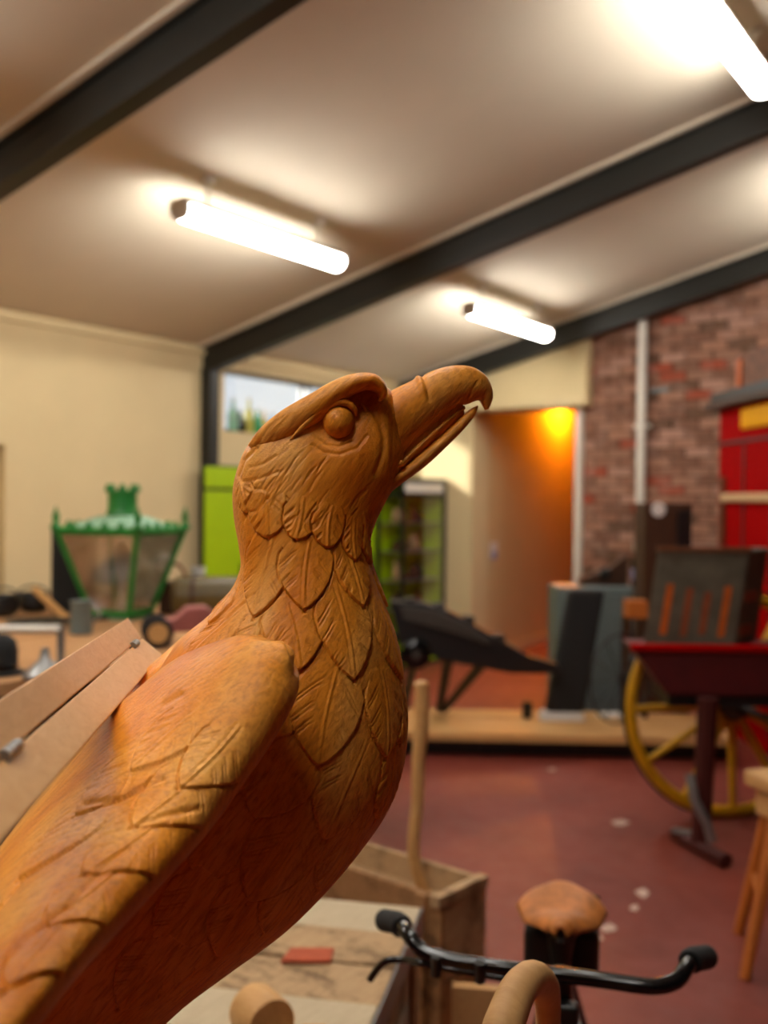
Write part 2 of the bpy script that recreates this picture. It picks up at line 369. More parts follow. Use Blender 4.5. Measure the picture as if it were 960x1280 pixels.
# ------------------------------------------------------------------ lamps
def fixture(x, y0, y1, drop, label):
    zc_ = ceilz(x)-drop
    t = thing('strip_light', label, 'light', (x, (y0+y1)/2, zc_), 'hanging strip lights')
    MB().box2((x-.061, y0+.005, zc_+.022), (x+.061, y1-.005, zc_+.05)).build('gear_tray', M_white, t, bevel=.005)
    prof = [(x-.055, zc_+.022), (x-.062, zc_-.005), (x-.05, zc_-.04), (x-.02, zc_-.055), (x+.02, zc_-.055), (x+.05, zc_-.04), (x+.062, zc_-.005), (x+.055, zc_+.022)]
    MB().prism([(a, y0+.03, b) for a, b in prof], (0, y1-y0-.06, 0)).build('diffuser', M_lamp, t, smooth=60)
    for ya, yb in ((y0, y0+.03), (y1-.03, y1)):
        MB().prism([(a, ya, b) for a, b in prof[:-1]+[(x+.055, zc_+.05), (x-.055, zc_+.05)]], (0, yb-ya, 0)).build('end_cap', M_white, t)
    for yy in (y0+.22, y1-.22):
        h = MB().cyl((x, yy, zc_+.05), (x, yy, ceilz(x)), .008).build('hanger_rod', M_white, t)
        MB().cyl((x, yy, ceilz(x)-.03), (x, yy, ceilz(x)+.012), .035).build('ceiling_rose', M_white, h, smooth=40)
DROP = .21
fixture(-3.85, 3.77, 5.17, DROP, 'lit strip light hanging between the two dark beams above the eagle')
fixture(-3.89, 6.88, 8.28, DROP, 'lit strip light hanging beyond the steel wall post')
fixture(-1.35, 4.02, 5.42, DROP, 'lit strip light on the high side between the same beams')
fixture(-1.35, 7.02, 8.42, DROP, 'strip light hanging in front of the brick wall high up')
fixture(-3.85, .80, 2.20, DROP, 'strip light hanging over the near bench end')
fixture(-1.35, .85, 2.25, DROP, 'strip light hanging over the eagle')
fixture(-1.35, -1.55, -.17, DROP, 'added strip light lighting the eagle from behind the viewer on the low side')  # this lamp and the next are unseen, added to brighten the eagle
fixture(-.35, -1.55, -.17, DROP, 'added strip light lighting the eagle from behind the viewer on the high side')

# passage lamp
lp = (PX0-.09+.14, 11.2, 2.84)
pl = thing('wall_lamp', 'orange glowing wall lamp inside the passage', 'lamp', (PX0-.09, 11.2, lp[2]))
MB().ball(lp, .05, 10).build('globe', emit('orange_bulb', (1, .26, .005, 1), 1150), pl, smooth=180)
MB().box2((PX0-.1, 11.07, 2.81), (PX0+.26, 11.085, 3.0)).build('added_baffle', M_rust, pl)  # added plates, out of view, keep the orange light off the room floor
MB().box2((PX0+.245, 11.07, 2.735), (PX0+.26, 11.4, 3.0)).build('added_baffle', M_rust, pl)
MB().cyl((PX0-.09, 11.2, lp[2]), (lp[0]-.05, 11.2, lp[2]), .02).build('arm', M_black, pl)

# ------------------------------------------------------------------ carved eagle lectern
BA = R(6)
BXd = math.cos(BA)*RH + math.sin(BA)*FH            # the way the eagle faces
LATN = math.sin(BA)*RH - math.cos(BA)*FH           # its right side, towards the viewer
P0 = at(420, 800, 1.0)
def S(x, y, lat=0.0):                              # point of the eagle's mid plane (+ lateral offset)
    d = ray(x, y); t = ((P0-CAM) @ LATN)/(d @ LATN); return CAM + t*d + LATN*lat
PXM = 1/1280.0
eagle = thing('eagle_lectern', 'large carved wooden eagle with feathered breast and open hooked beak carrying hinged boards', 'carving', (*S(110, 1330)[:2], 0))

def resample(cols, ns):
    A = np.array(cols, float); D = cmr(A, 40)
    seg = np.maximum(np.linalg.norm(np.diff(D[:, 0:2], axis=0), axis=1), np.linalg.norm(np.diff(D[:, 2:4], axis=0), axis=1))
    L = np.concatenate([[0], np.cumsum(seg)]); q = np.linspace(0, L[-1], ns)
    return np.stack([np.interp(q, L, D[:, k]) for k in range(D.shape[1])], 1)
def grid_mesh(name, V, closed_u, mat, parent, caps=True):
    ns, nt_, _ = V.shape; me = bpy.data.meshes.new(name)
    idx = np.arange(ns*nt_).reshape(ns, nt_)
    nxt = np.roll(idx, -1, 1) if closed_u else idx[:, 1:]; cur = idx if closed_u else idx[:, :-1]
    q = np.stack([cur[:-1], nxt[:-1], nxt[1:], cur[1:]], -1).reshape(-1, 4)
    fs = q.tolist()
    if caps: fs += [list(idx[0][::-1]), list(idx[-1])]
    me.from_pydata((V.reshape(-1, 3)-ORG[parent.name]).tolist(), [], fs); me.materials.append(mat)
    bm = bmesh.new(); bm.from_mesh(me); bmesh.ops.recalc_face_normals(bm, faces=bm.faces); bm.to_mesh(me); bm.free()
    me.polygons.foreach_set('use_smooth', [True]*len(me.polygons))
    o = bpy.data.objects.new(name, me); COL.objects.link(o); o.parent = parent; ORG[o.name] = ORG[parent.name]; return o
def normals(V, flip=False):
    du = np.gradient(V, axis=0); dv = np.gradient(V, axis=1); n = np.cross(du, dv)
    n /= np.maximum(np.linalg.norm(n, axis=-1, keepdims=True), 1e-12); return n
def seg_dist(P, poly):
    d = np.full(P.shape[:-1], 1e9); poly = np.array(poly, float)
    for a, b in zip(poly[:-1], poly[1:]):
        ab = b-a; t = np.clip(((P-a) @ ab)/(ab @ ab), 0, 1); d = np.minimum(d, np.linalg.norm(P-(a+t[..., None]*ab), axis=-1))
    return d
def smooth(x): x = np.clip(x, 0, 1); return x*x*(3-2*x)

def feathers(V, N, px, specs, step=.0022, vis=None):
    """relief of overlapping carved feathers; specs (base px, tip px, half width px), later ones lie on top"""
    Hh = np.zeros(V.shape[:2]); flat = V.reshape(-1, 3); pf = px.reshape(-1, 2); nf = N.reshape(-1, 3); hv = Hh.reshape(-1)
    view = flat-CAM; ok = np.einsum('ij,ij->i', nf, view) < 0 if vis is None else vis.reshape(-1)
    ids = np.where(ok)[0]; pv = pf[ids]
    for bi, (bx, by, tx, ty, hw) in enumerate(specs):
        ib = ids[np.argmin(((pv-(bx, by))**2).sum(1))]; it = ids[np.argmin(((pv-(tx, ty))**2).sum(1))]
        B, T = flat[ib], flat[it]; ln = np.linalg.norm(T-B)
        if ln < .004: continue
        d = (T-B)/ln; nm = nf[ib]+nf[it]; nm /= np.linalg.norm(nm); lat = np.cross(nm, d); lat /= np.linalg.norm(lat)
        sc = np.linalg.norm((B+T)/2-CAM)/FPX; W = hw*sc*1.18
        near = np.where((np.linalg.norm(flat-(B+T)/2, axis=1) < ln*.75+W) & (nf @ nm > .15))[0]
        q = flat[near]-B; a = (q @ d)/ln; b = q @ lat
        bend = .10*W*np.sin(np.clip(a, 0, 1)*3.0); b = b-bend*((bi % 2)*2-1)
        ac = np.clip(a, 0, 1)
        pq, pe = (2.2, .62) if ln < .062 else (1.75, .8)
        wa = W*np.minimum(1, 1.6*ac+.55)*(np.clip(1-np.clip((ac-.42)/.58, 0, 1)**pq, 0, 1))**pe
        e = wa-np.abs(b); ins = (a > 0) & (a < 1) & (e > 0)
        groove = (a > .2) & (a < 1.05) & (e <= 0) & (e > -.0020)
        hv[near[groove]] -= .0024*(1+e[groove]/.0020)
        g = near[ins]; ai, bi_, ei = a[ins], b[ins], e[ins]
        dt = np.minimum(ei, (1-ai)*ln)
        h = step*(.15+.85*smooth(ai*1.1))*(.45+.55*smooth(dt/.0014))
        h += .0006*np.exp(-((bi_/.0011)**2))*smooth(ai*4)*smooth((1-ai)*5)-.0004*np.exp(-(((np.abs(bi_)-.0024)/.0010)**2))
        r_ = np.random.default_rng(bi+11)
        bn = np.abs(bi_)/W
        for sgn in (-1, 1):
            for c in range(4 if sgn < 0 else 3):
                c0 = .16+.2*c+r_.uniform(-.06, .06); r0 = r_.uniform(.2, .4)
                for j in range(2):
                    ph = (ai-(c0+j*.05))*ln-.75*np.abs(bi_)+.35*W*np.sin(bn*5.)*.25
                    h -= .0011*np.exp(-((ph/.0010)**2))*(bi_*sgn > 0)*smooth((bn-r0)*5)*smooth((1.02-bn)*8)
        hv[g] = h
    return Hh

# ---- trunk, neck and head in one skin: crown/back point, throat/breast point, half thickness (photo pixels at the mid plane)
secs = [(500, 494, 506, 586, 30), (485, 486, 503, 592, 40), (462, 480, 499, 600, 50), (430, 482, 490, 612, 58), (388, 499, 481, 627, 63), (346, 524, 472, 645, 66),
        (313, 553, 466, 660, 69), (298, 583, 462, 675, 71), (291, 615, 461, 688, 72), (293, 650, 463, 702, 74), (299, 685, 468, 720, 78),
        (300, 712, 476, 745, 84), (287, 742, 487, 775, 93), (258, 772, 497, 815, 105), (222, 803, 506, 860, 118), (192, 850, 509, 905, 129),
        (165, 903, 503, 955, 137), (135, 960, 485, 1005, 140), (100, 1022, 453, 1052, 138), (62, 1085, 413, 1100, 131), (10, 1140, 363, 1150, 121),
        (-30, 1210, 300, 1197, 106), (-70, 1280, 238, 1245, 92), (-110, 1350, 185, 1300, 76), (-160, 1430, 120, 1380, 56), (-200, 1500, 40, 1470, 34)]
NS, NT = 820, 330
Q = resample(secs, NS)
Tm = np.array([S(a, b) for a, b in Q[:, 0:2]]); Um = np.array([S(a, b) for a, b in Q[:, 2:4]]); rz = Q[:, 4]*PXM
th = np.linspace(0, math.pi, NT)
ctr = (Tm+Um)/2; ax = (Um-Tm)/2
pwv = np.interp(np.linspace(0, 1, NS), [0, .05, .2, .3, .4, 1], [.75, .62, .6, .75, .92, .92])
V = ctr[:, None]+np.cos(th)[None, :, None]*ax[:, None]+(np.clip(np.sin(th), 0, 1)[None, :]**pwv[:, None])[..., None]*rz[:, None, None]*LATN
Nn = normals(V)
if np.mean(Nn[:, NT//2] @ LATN) < 0: Nn = -Nn
px = proj(V)
spec = []
spec += [(300, 1015, 248, 1098, 36), (270, 1095, 195, 1190, 34), (340, 1100, 272, 1195, 36), (385, 1075, 330, 1165, 34), (230, 1180, 150, 1260, 34)]      # low belly
spec += [(443, 1035, 397, 1112, 30), (391, 1019, 311, 1126, 40)]
spec += [(495, 940, 470, 1023, 25), (459, 927, 405, 1048, 38), (371, 919, 317, 1021, 40), (320, 900, 262, 1000, 38)]
spec += [(351, 850, 329, 921, 35), (498, 850, 500, 930, 18), (477, 835, 481, 947, 28), (423, 830, 397, 957, 40)]
spec += [(335, 770, 285, 850, 26), (300, 760, 230, 838, 22), (355, 745, 375, 838, 33), (472, 745, 501, 850, 24), (419, 730, 441, 850, 31)]
spec += [(300, 712, 262, 780, 16), (480, 690, 482, 760, 12), (345, 660, 318, 772, 28), (432, 675, 453, 759, 21), (389, 668, 381, 763, 29)]
spec += [(300, 600, 312, 642, 12), (455, 640, 463, 705, 10), (330, 610, 335, 671, 23), (444, 645, 443, 701, 13), (379, 620, 369, 675, 19), (416, 630, 409, 685, 18)]
Hd = feathers(V, Nn, px, spec, step=.0032)
pr = px
G = lambda poly, wd, dp: -dp*np.exp(-(seg_dist(pr, poly)/wd)**2)
head = smooth((660-pr[..., 1])/30)
def blob(cx, cy, r, h, sy=1): return h*np.exp(-(((pr[..., 0]-cx)/r)**2+((pr[..., 1]-cy)/(r*sy))**2))
Hd += head*(blob(424, 534, 30, -.006, .9)+blob(455, 498, 13, -.008)+blob(440, 575, 38, .004))
Hd += G([(464, 509), (476, 530), (480, 548), (478, 568), (468, 592)], 3.2, .0022)
Hd += smooth((pr[..., 0]-484)/10)*smooth((610-pr[..., 1])/20)*(-.003)
Hd += G([(391, 556), (405, 566), (425, 568), (447, 560), (458, 545)], 2.2, .0010)
Hd += G([(396, 547), (408, 556), (424, 558), (440, 552)], 2.0, .0009)
Hd += G([(320, 560), (305, 575), (298, 595), (302, 602)], 2.2, .0018)+G([(347, 590), (325, 598), (305, 602)], 2.2, .0012)
Hd += G([(335, 622), (322, 640), (311, 640)], 2, .0012)+G([(306, 600), (315, 612), (330, 612)], 2, .0010)+G([(345, 570), (330, 580), (312, 584)], 1.8, .0009)
for k in range(34):      # chisel strokes over the cheek and crown
    x0, y0 = rng.uniform(320, 470), rng.uniform(565, 640); l = rng.uniform(14, 30)
    if x0 > 430 and y0 < 590: continue
    Hd += G([(x0, y0), (x0-.35*l, y0+.45*l), (x0-.62*l, y0+.95*l)], 1.3, .0006)
for k in range(26):      # long lines on the back below the nape
    x0 = rng.uniform(215, 330); y0 = 1075-x0+rng.uniform(-25, 60); l = rng.uniform(20, 45)
    Hd += G([(x0, y0), (x0-.4*l, y0+.3*l), (x0-.8*l, y0+.72*l)], 1.4, .0008)
Vd = V+Nn*Hd[..., None]
for j in (0, NT-1): Vd[:, j] -= ((Vd[:, j]-ctr) @ LATN)[:, None]*LATN
mir = Vd-2*(((Vd-P0) @ LATN)[..., None])*LATN
full = np.concatenate([Vd, mir[:, -2:0:-1]], 1)
grid_mesh('body', full, True, M_eagle, eagle)

def loft(name, sec, ns, nt_, mat, parent, lat=0.0, disp=None, pw=1.0, both=False):
    q = resample(sec, ns); t = np.linspace(0, 2*math.pi, nt_, endpoint=False)
    T_ = np.array([S(a, b) for a, b in q[:, 0:2]]); U_ = np.array([S(a, b) for a, b in q[:, 2:4]]); r_ = q[:, 4]*PXM
    lo = (q[:, 5]*PXM if q.shape[1] > 5 else np.zeros(len(q)))
    c_ = (T_+U_)/2; a_ = (U_-T_)/2
    sn = np.sign(np.sin(t))*np.abs(np.sin(t))**pw
    v = c_[:, None]+np.cos(t)[None, :, None]*a_[:, None]+sn[None, :, None]*r_[:, None, None]*LATN+lo[:, None, None]*LATN
    if disp is not None:
        n = normals(v); p = proj(v)
        # outward
        if np.mean(np.einsum('ijk,ijk->ij', n, v-c_[:, None])) < 0: n = -n
        v = v+n*disp(p, v)[..., None]
    o = grid_mesh(name, v, True, mat, parent)
    if both:
        m = v-2*(((v-P0) @ LATN)[..., None])*LATN; grid_mesh(name, m, True, mat, parent)
    return o

def beakdisp(p, v):
    g = -.0016*np.exp(-(seg_dist(p, [(522, 462), (530, 474), (534, 486), (537, 500)])/2.4)**2)
    g += .0022*np.exp(-(seg_dist(p, [(516, 462), (525, 476), (529, 490)])/4.0)**2)
    g += -.0008*np.exp(-(seg_dist(p, [(596, 478), (590, 488), (586, 500)])/2)**2)
    return g
loft('beak_upper', [(468, 502, 486, 590, 36), (490, 488, 497, 581, 36), (508, 479, 511, 562, 33), (525, 471, 531, 542, 30), (545, 462, 550, 526, 27), (568, 457, 569, 510, 24),
                    (590, 459, 585, 505, 20), (606, 469, 592, 502, 16), (614, 483, 599, 501, 11), (616, 497, 603, 507, 7), (611, 511, 606, 513, 3)], 220, 120, M_eagle, eagle, disp=beakdisp, pw=.9)
loft('beak_lower', [(478, 596, 476, 626, 38), (492, 588, 487, 616, 34), (506, 582, 505, 602, 30), (527, 564, 531, 583, 26), (550, 545, 556, 560, 21), (571, 526, 578, 538, 16),
                    (587, 512, 592, 521, 10), (597, 507, 597, 510, 3)], 120, 80, M_eagle, eagle, pw=.6)
loft('palate', [(488, 560, 494, 600, 20), (515, 540, 520, 574, 17), (540, 520, 545, 553, 13), (562, 503, 566, 532, 9), (577, 497, 580, 518, 5)], 60, 40, M_eagle, eagle)
loft('tongue', [(494, 576, 500, 588, 24), (515, 558, 519, 568, 22), (540, 537, 543, 546, 18), (562, 519, 564, 526, 13), (580, 507, 581, 512, 6)], 60, 40, M_eagle, eagle)
loft('brow', [(311, 558, 318, 566, 4, 34), (326, 538, 346, 560, 10, 44), (352, 517, 376, 545, 15, 48), (385, 498, 403, 527, 19, 49), (415, 481, 424, 509, 22, 50), (440, 473, 440, 498, 24, 51),
              (460, 473, 454, 493, 24, 51), (472, 480, 461, 495, 21, 52), (478, 491, 466, 497, 16, 54), (477, 501, 468, 502, 11, 55), (471, 507, 467, 506, 5, 55)], 120, 60, M_eagle, eagle, both=True,
     disp=lambda p, v: -.0007*np.exp(-(seg_dist(p, [(352, 522), (335, 535), (322, 556)])/1.8)**2)-.0007*np.exp(-(seg_dist(p, [(365, 517), (345, 536), (338, 552)])/1.8)**2))
def tube_lat(name, pts, both=True):
    D = cmr(pts, 8)
    for sg in ((1, -1) if both else (1,)):
        MB().tube([S(a, b, c*PXM*sg) for a, b, c, r_ in D], [max(r_, .5)*PXM for *_, r_ in D], 12).build(name, M_eagle, eagle, smooth=180)
tube_lat('eyelid', [(362, 553, 57, 1), (378, 537, 60, 3.5), (395, 520, 61, 4.5), (412, 510, 62, 4.5), (428, 509, 62, 4.5), (438, 516, 60, 4), (441, 524, 57, 2)])
tube_lat('cheek_fold', [(446, 508, 50, 1), (452, 515, 50, 2), (455, 524, 50, 1)])
for sg in (1, -1):
    e = MB(); c = S(420, 532, 54*PXM*sg); e.ball(c, (19*PXM, 19*PXM, 20*PXM), 20); e.build('eye', M_eagle, eagle, smooth=180)
tube_lat('jaw_knob', [(494, 583, 29, 2), (498, 580, 30, 4), (501, 578, 29, 2)])

# ---- wings: lower edge px, upper edge px, their depths, half thickness
def wing():
    ws = [(367, 824, 364, 816, .815, .82, .004), (367, 834, 357, 808, .808, .825, .010), (365, 848, 345, 803, .80, .833, .017), (354, 876, 310, 800, .785, .865, .028), (321, 925, 240, 832, .765, .91, .038), (284, 972, 185, 880, .74, .93, .042),
          (244, 1024, 135, 930, .71, .94, .044), (190, 1082, 78, 1002, .665, .94, .042), (134, 1140, 22, 1076, .62, .93, .040), (78, 1205, -35, 1150, .575, .91, .036), (15, 1285, -95, 1240, .53, .88, .032), (-120, 1450, -220, 1400, .45, .8, .02), (-170, 1520, -230, 1490, .43, .7, .006)]
    A = np.array(ws, float); D = cmr(A, 40); L = np.concatenate([[0], np.cumsum(np.linalg.norm(np.diff(D[:, :2], axis=0), axis=1))])
    q = np.linspace(0, L[-1], 640); D = np.stack([np.interp(q, L, D[:, k]) for k in range(7)], 1)
    lo = np.array([at(a, b, d) for a, b, d in D[:, [0, 1, 4]]]); up = np.array([at(a, b, d) for a, b, d in D[:, [2, 3, 5]]])
    c = (lo+up)/2; mj = (up-lo)/2; tg = np.gradient(c, axis=0); mn = np.cross(tg, mj); mn /= np.linalg.norm(mn, axis=1, keepdims=True)
    if np.mean(np.einsum('ij,ij->i', mn, c-CAM)) > 0: mn = -mn
    t = np.linspace(0, 2*math.pi, 520, endpoint=False)
    sn = np.sin(t)
    v = c[:, None]+np.cos(t)[None, :, None]*mj[:, None]+sn[None, :, None]*(D[:, 6][:, None, None]*mn[:, None])
    n = normals(v)
    if np.mean(np.einsum('ijk,ijk->ij', n, v-c[:, None])) < 0: n = -n
    p = proj(v)
    sp_ = [(60, 1150, -40, 1270, 46), (110, 1110, 10, 1235, 44), (20, 1090, -60, 1200, 40), (160, 1070, 60, 1160, 40), (130, 1000, 25, 1100, 42), (215, 1010, 105, 1095, 40),
           (190, 940, 95, 1020, 38), (255, 950, 165, 1035, 36), (255, 880, 165, 965, 34), (300, 905, 225, 985, 30)]
    h = feathers(v, n, p, sp_, step=.0026)
    g = lambda poly, wd, dp: -dp*np.exp(-(seg_dist(p, poly)/wd)**2)
    vis = np.einsum('ijk,ijk->ij', n, v-CAM) < 0
    gg = g([(108, 1008), (150, 1000), (203, 975)], 4, .002)+g([(85, 1138), (120, 1095), (158, 1062)], 4, .002)+g([(0, 1212), (40, 1172), (82, 1138)], 4, .002)+g([(175, 1033), (205, 1022), (246, 1012)], 4, .002)
    gg += g([(205, 880), (225, 868)], 4, .0015)
    v = v+n*(h+gg*vis)[..., None]
    return v
wv = wing()
grid_mesh('wing', wv, True, M_eagle, eagle)
wf_ = wv[::3, ::3]
grid_mesh('wing', wf_-2*(((wf_-P0) @ LATN)[..., None])*LATN, True, M_eagle, eagle)

# ---- hinged reading boards lying over the wings
bd = ray(342, 656); 
def hline(x, y, depth): 
    # point on the line through the far corner (x,y,1.2) running along bd, at the given depth
    return at(x, y, 1.2)+bd*(depth-1.2)
def board(pa, pb, name):
    A0, B0, A1, B1 = hline(*pa, 1.2), hline(*pb, 1.2), hline(*pa, .38), hline(*pb, .38)
    nrm = np.cross(B0-A0, A1-A0); nrm /= np.linalg.norm(nrm)
    if nrm @ (A0-CAM) < 0: nrm = -nrm
    k = nrm*.011
    return MB().hexa([A0+k, A1+k, B1+k, B0+k, A0, A1, B1, B0]).build(name, M_board, eagle, bevel=.0012)
M_board = wood('pale_board', srgb(214, 150, 88), srgb(238, 186, 122), 26, (2, 2, 7), rough=.5)
b1 = board((160, 772), (177.3, 796.5), 'reading_board'); b2 = board((178.3, 797.5), (203, 818), 'reading_ledge')
for dpt in (1.131, .598):
    c = hline(178, 797, dpt); u = bd/np.linalg.norm(bd); c = c-(c-CAM)/np.linalg.norm(c-CAM)*.002
    hg = MB()
    for k in (-1, 0, 1): hg.cyl(c+u*(k*.011-.005), c+u*(k*.011+.005), .0042)
    hg.build('hinge', M_steel, b1, smooth=40)
# ---- perch, column and foot below the picture
pc = S(95, 1345); 
MB().lathe((pc[0], pc[1], 0), [(.24, 0), (.24, .05), (.2, .07), (.1, .1), (.05, .16), (.045, .5), (.06, .62), (.045, .7), (.05, .86), (.09, .9), (.09, .93), (.04, .95)], 28).build('column', M_eagle, eagle, smooth=35)
MB().ball((pc[0], pc[1], pc[2]-.06), .1, 14).build('perch_ball', M_eagle, eagle, smooth=180)

# ------------------------------------------------------------------ lime cabinets and glazed display case on the side wall
LX = -5.64
def rect_yz(mb, x0, x1, y0, y1, z0, z1): return mb.box2((x0, y0, z0), (x1, y1, z1))
cab_ys = [(5.83, 6.75), (6.76, 7.68), (7.69, 8.62)]
cab_lab = ['lime green cabinet standing against the dark steel post', 'lime green cabinet between two others of its kind under the window', 'lime green cabinet next to the black glazed display case']
for (y0, y1), lb in zip(cab_ys, cab_lab):
    t = thing('lime_cabinet', lb, 'cabinet', (XL+.07, (y0+y1)/2, 0), 'lime cabinets along the side wall')
    c = MB(); rect_yz(c, XL+.115 if y0 < 6.1 else XL+.005, LX-.012, y0, y1, 0, 1.885); c.build('carcass', M_black, t)
    m = (y0+y1)/2
    for z0, z1 in ((.03, .28), (.30, 1.68), (1.705, 1.87)):
        for a, b in ((y0+.015, m-.004), (m+.004, y1-.015)):
            d = rect_yz(MB(), LX-.012, LX+.006, a, b, z0, z1).build('door', M_lime, t, bevel=.002)
            if z1 > 1.6 and z0 < 1: 
                yy = b-.04 if a < m-.1 else a+.04
                MB().cyl((LX+.02, yy, .95), (LX+.02, yy, 1.1), .006).build('handle', M_black, d)
DY0, DY1, DX = 8.16, 8.97, -5.30
dc = thing('display_case', 'black framed glass display case with lime lining beside the cream end wall', 'cabinet', ((XL+DX)/2+.08, (DY0+DY1)/2, 0))
x0 = LX+.03
f = MB()
for yy in (DY0, DY1-.035):
    for xx in (x0, DX-.035): f.box2((xx, yy, 0), (xx+.035, yy+.035, 1.83))
for zz in (.0, .27, 1.66): f.box2((x0, DY0, zz), (DX, DY1, zz+.04))
f.box2((x0, DY0, 1.8), (DX, DY1, 1.84)); f.build('frame', M_black, dc)
MB().box2((x0, DY0+.03, .3), (x0+.012, DY1-.03, 1.8)).build('back_panel', M_lime, dc)
MB().box2((x0+.03, DY1-.045, .3), (DX-.04, DY1-.036, 1.66)).build('side_panel', M_lime, dc)
MB().box2((x0+.03, DY0+.03, .03), (DX-.006, DY1-.03, .27)).build('plinth_panel', M_lime, dc)
MB().box2((DX-.05, DY0+.05, 1.70), (DX-.006, DY1-.05, 1.79)).build('light_strip', M_white, dc)
MB().box2((DX-.008, DY0+.035, .31), (DX-.003, DY1-.035, 1.66)).build('glass_door', M_glass, dc)
shz = [.55, .83, 1.11, 1.39]
for zz in shz: MB().box2((x0+.02, DY0+.04, zz), (DX-.03, DY1-.05, zz+.012)).build('shelf', M_steel, dc)
goods = [(.562, 'dark'), (.842, 'dark'), (1.122, 'mid'), (1.402, 'mid')]
gi = 0
names = ['stoneware jar', 'dark bottle', 'small tin', 'brown jug']
for zz, kd in goods:
    for q in range(4):
        yy = DY0+.13+q*.15; xx = DX-.16-.03*(q % 2); hh = (.17, .2, .11, .15)[(q+gi) % 4]; rr = (.055, .036, .05, .05)[(q+gi) % 4]
        o = MB().lathe((xx, yy, zz+.001), [(rr*.9, 0), (rr, .01), (rr, hh*.6), (rr*.5, hh*.82), (rr*.5, hh), (rr*.42, hh)], 14).build(('stoneware_jar', 'dark_bottle', 'tin', 'jug')[(q+gi) % 4], (M_darkbrown, M_black, M_crate, M_rust)[(q+2*gi) % 4], origin=(xx, yy, zz+.001), smooth=40)
        kn = ('jar', 'bottle', 'tin', 'jug')[(q+gi) % 4]; cn = ('dark brown', 'black', 'pale wooden', 'rusty brown')[(q+2*gi) % 4]
        tag(o, cn+' '+kn+' on the '+('lowest', 'second lowest', 'second highest', 'highest')[gi]+' shelf of the glazed display case', kn, 'vessels on the display shelves')
    gi += 1
# bottles on the window sill
bots = [(291, .26, .045, 'pale_green_glass', (.35, .62, .42), 'pale green glass bottle on the sill by the window corner'), (300, .17, .05, 'black_glass', (.01, .012, .01), 'squat black bottle on the window sill'),
        (311, .28, .042, 'yellow_glass', (.62, .55, .12), 'tall yellow green bottle on the window sill'), (322, .20, .045, 'green_glass', (.03, .36, .1), 'bright green bottle on the window sill'),
        (330, .19, .04, 'amber_glass', (.6, .38, .04), 'amber yellow bottle on the window sill'), (341, .18, .045, 'blue_glass', (.3, .45, .6), 'pale blue bottle on the window sill')]
for xx, hh, rr, mn_, c, lb in bots:
    p = onX(xx, 537, XL-.06); m, nt, b = newmat(mn_); b.inputs['Base Color'].default_value = (*c, 1); b.inputs['Roughness'].default_value = .1; b.inputs['Transmission Weight'].default_value = .35
    z0 = WZ0+.007
    t = thing('bottle', lb, 'bottle', (XL-.06, p[1], z0), 'bottles on the window sill')
    MB().lathe((XL-.06, p[1], z0), [(rr*.9, 0), (rr, .01), (rr, hh*.55), (rr*.8, hh*.66), (rr*.34, hh*.78), (rr*.3, hh*.95), (rr*.38, hh*.95), (rr*.38, hh)], 16).build('glass_body', m, t, smooth=40)
    MB().cyl((XL-.06, p[1], z0+hh), (XL-.06, p[1], z0+hh+.02), rr*.28).build('stopper', M_crate, t)

# ------------------------------------------------------------------ long bench with lantern and clutter
TZ = 1.0
tb = thing('work_bench', 'long wooden display bench with a tan plank top along the cream wall', 'table', (-4.25, 2.8, 0))
tx0, tx1, ty0, ty1 = -5.55, -2.95, 1.3, 4.3
for i in range(9):
    a = tx0+(tx1-tx0)*i/9; MB().box2((a+.004, ty0, TZ-.05), (a+(tx1-tx0)/9-.004, ty1, TZ-random.uniform(0, .004))).build('plank', M_tabletop, tb, bevel=.004)
for xx in (tx0+.1, tx1-.1):
    for yy in (ty0+.15, (ty0+ty1)/2, ty1-.15): MB().box((xx, yy, (TZ-.05)/2), (.1, .1, TZ-.05)).build('leg', M_darkbrown, tb, bevel=.005)
for xx in (tx0+.1, tx1-.1): MB().box2((xx-.02, ty0+.2, TZ-.2), (xx+.02, ty1-.2, TZ-.05)).build('apron', M_darkbrown, tb)

# lantern
LC = onZ(152, 772, TZ); LC = LC*1.0; lr = R(20)
lt = thing('street_lantern', 'old green street lantern with glass panes and a crowned chimney on the bench', 'lantern', LC)
def lcorner(k, rad, zz): 
    a = R(-63)+YAW+k*math.pi/2; return LC+np.array([rad*math.cos(a), rad*math.sin(a), zz])
rb, rt, hb, ht = .155, .325, .03, .45
for k in range(4):
    MB().tube([lcorner(k, rb, hb), lcorner(k, rt, ht)], .016, 6).build('corner_bar', M_green, lt)
    A, B, C_, D_ = lcorner(k, rb*.99, hb), lcorner(k+1, rb*.99, hb), lcorner(k+1, rt*.99, ht), lcorner(k, rt*.99, ht)
    nn = np.cross(B-A, D_-A); nn /= np.linalg.norm(nn)
    MB().hexa([A, B, B+nn*.004, A+nn*.004, D_, C_, C_+nn*.004, D_+nn*.004]).build('pane', M_lanternglass, lt)
    MB().tube([lcorner(k, rt, ht), lcorner(k+1, rt, ht)], .02, 6).build('top_rail', M_green, lt)
    MB().tube([lcorner(k, rb, hb), lcorner(k+1, rb, hb)], .018, 6).build('bottom_rail', M_green, lt)
    p = lcorner(k, rt+.005, ht)
    MB().lathe(p, [(.022, 0), (.03, .02), (.012, .045), (.02, .065), (.006, .11), (.001, .125)], 10).build('finial', M_green, lt, smooth=40)
    for j in (.2, .4, .6, .8):
        q = lcorner(k, rt, ht)*(1-j)+lcorner(k+1, rt, ht)*j
        MB().lathe(q, [(.022, 0), (.02, .025), (.006, .05)], 8).build('crest', M_green, lt)
MB().hexa([lcorner(k, rt*.97, ht+.005) for k in range(4)]+[lcorner(k, .12, ht+.075) for k in range(4)]).build('roof', M_palegreen, lt)
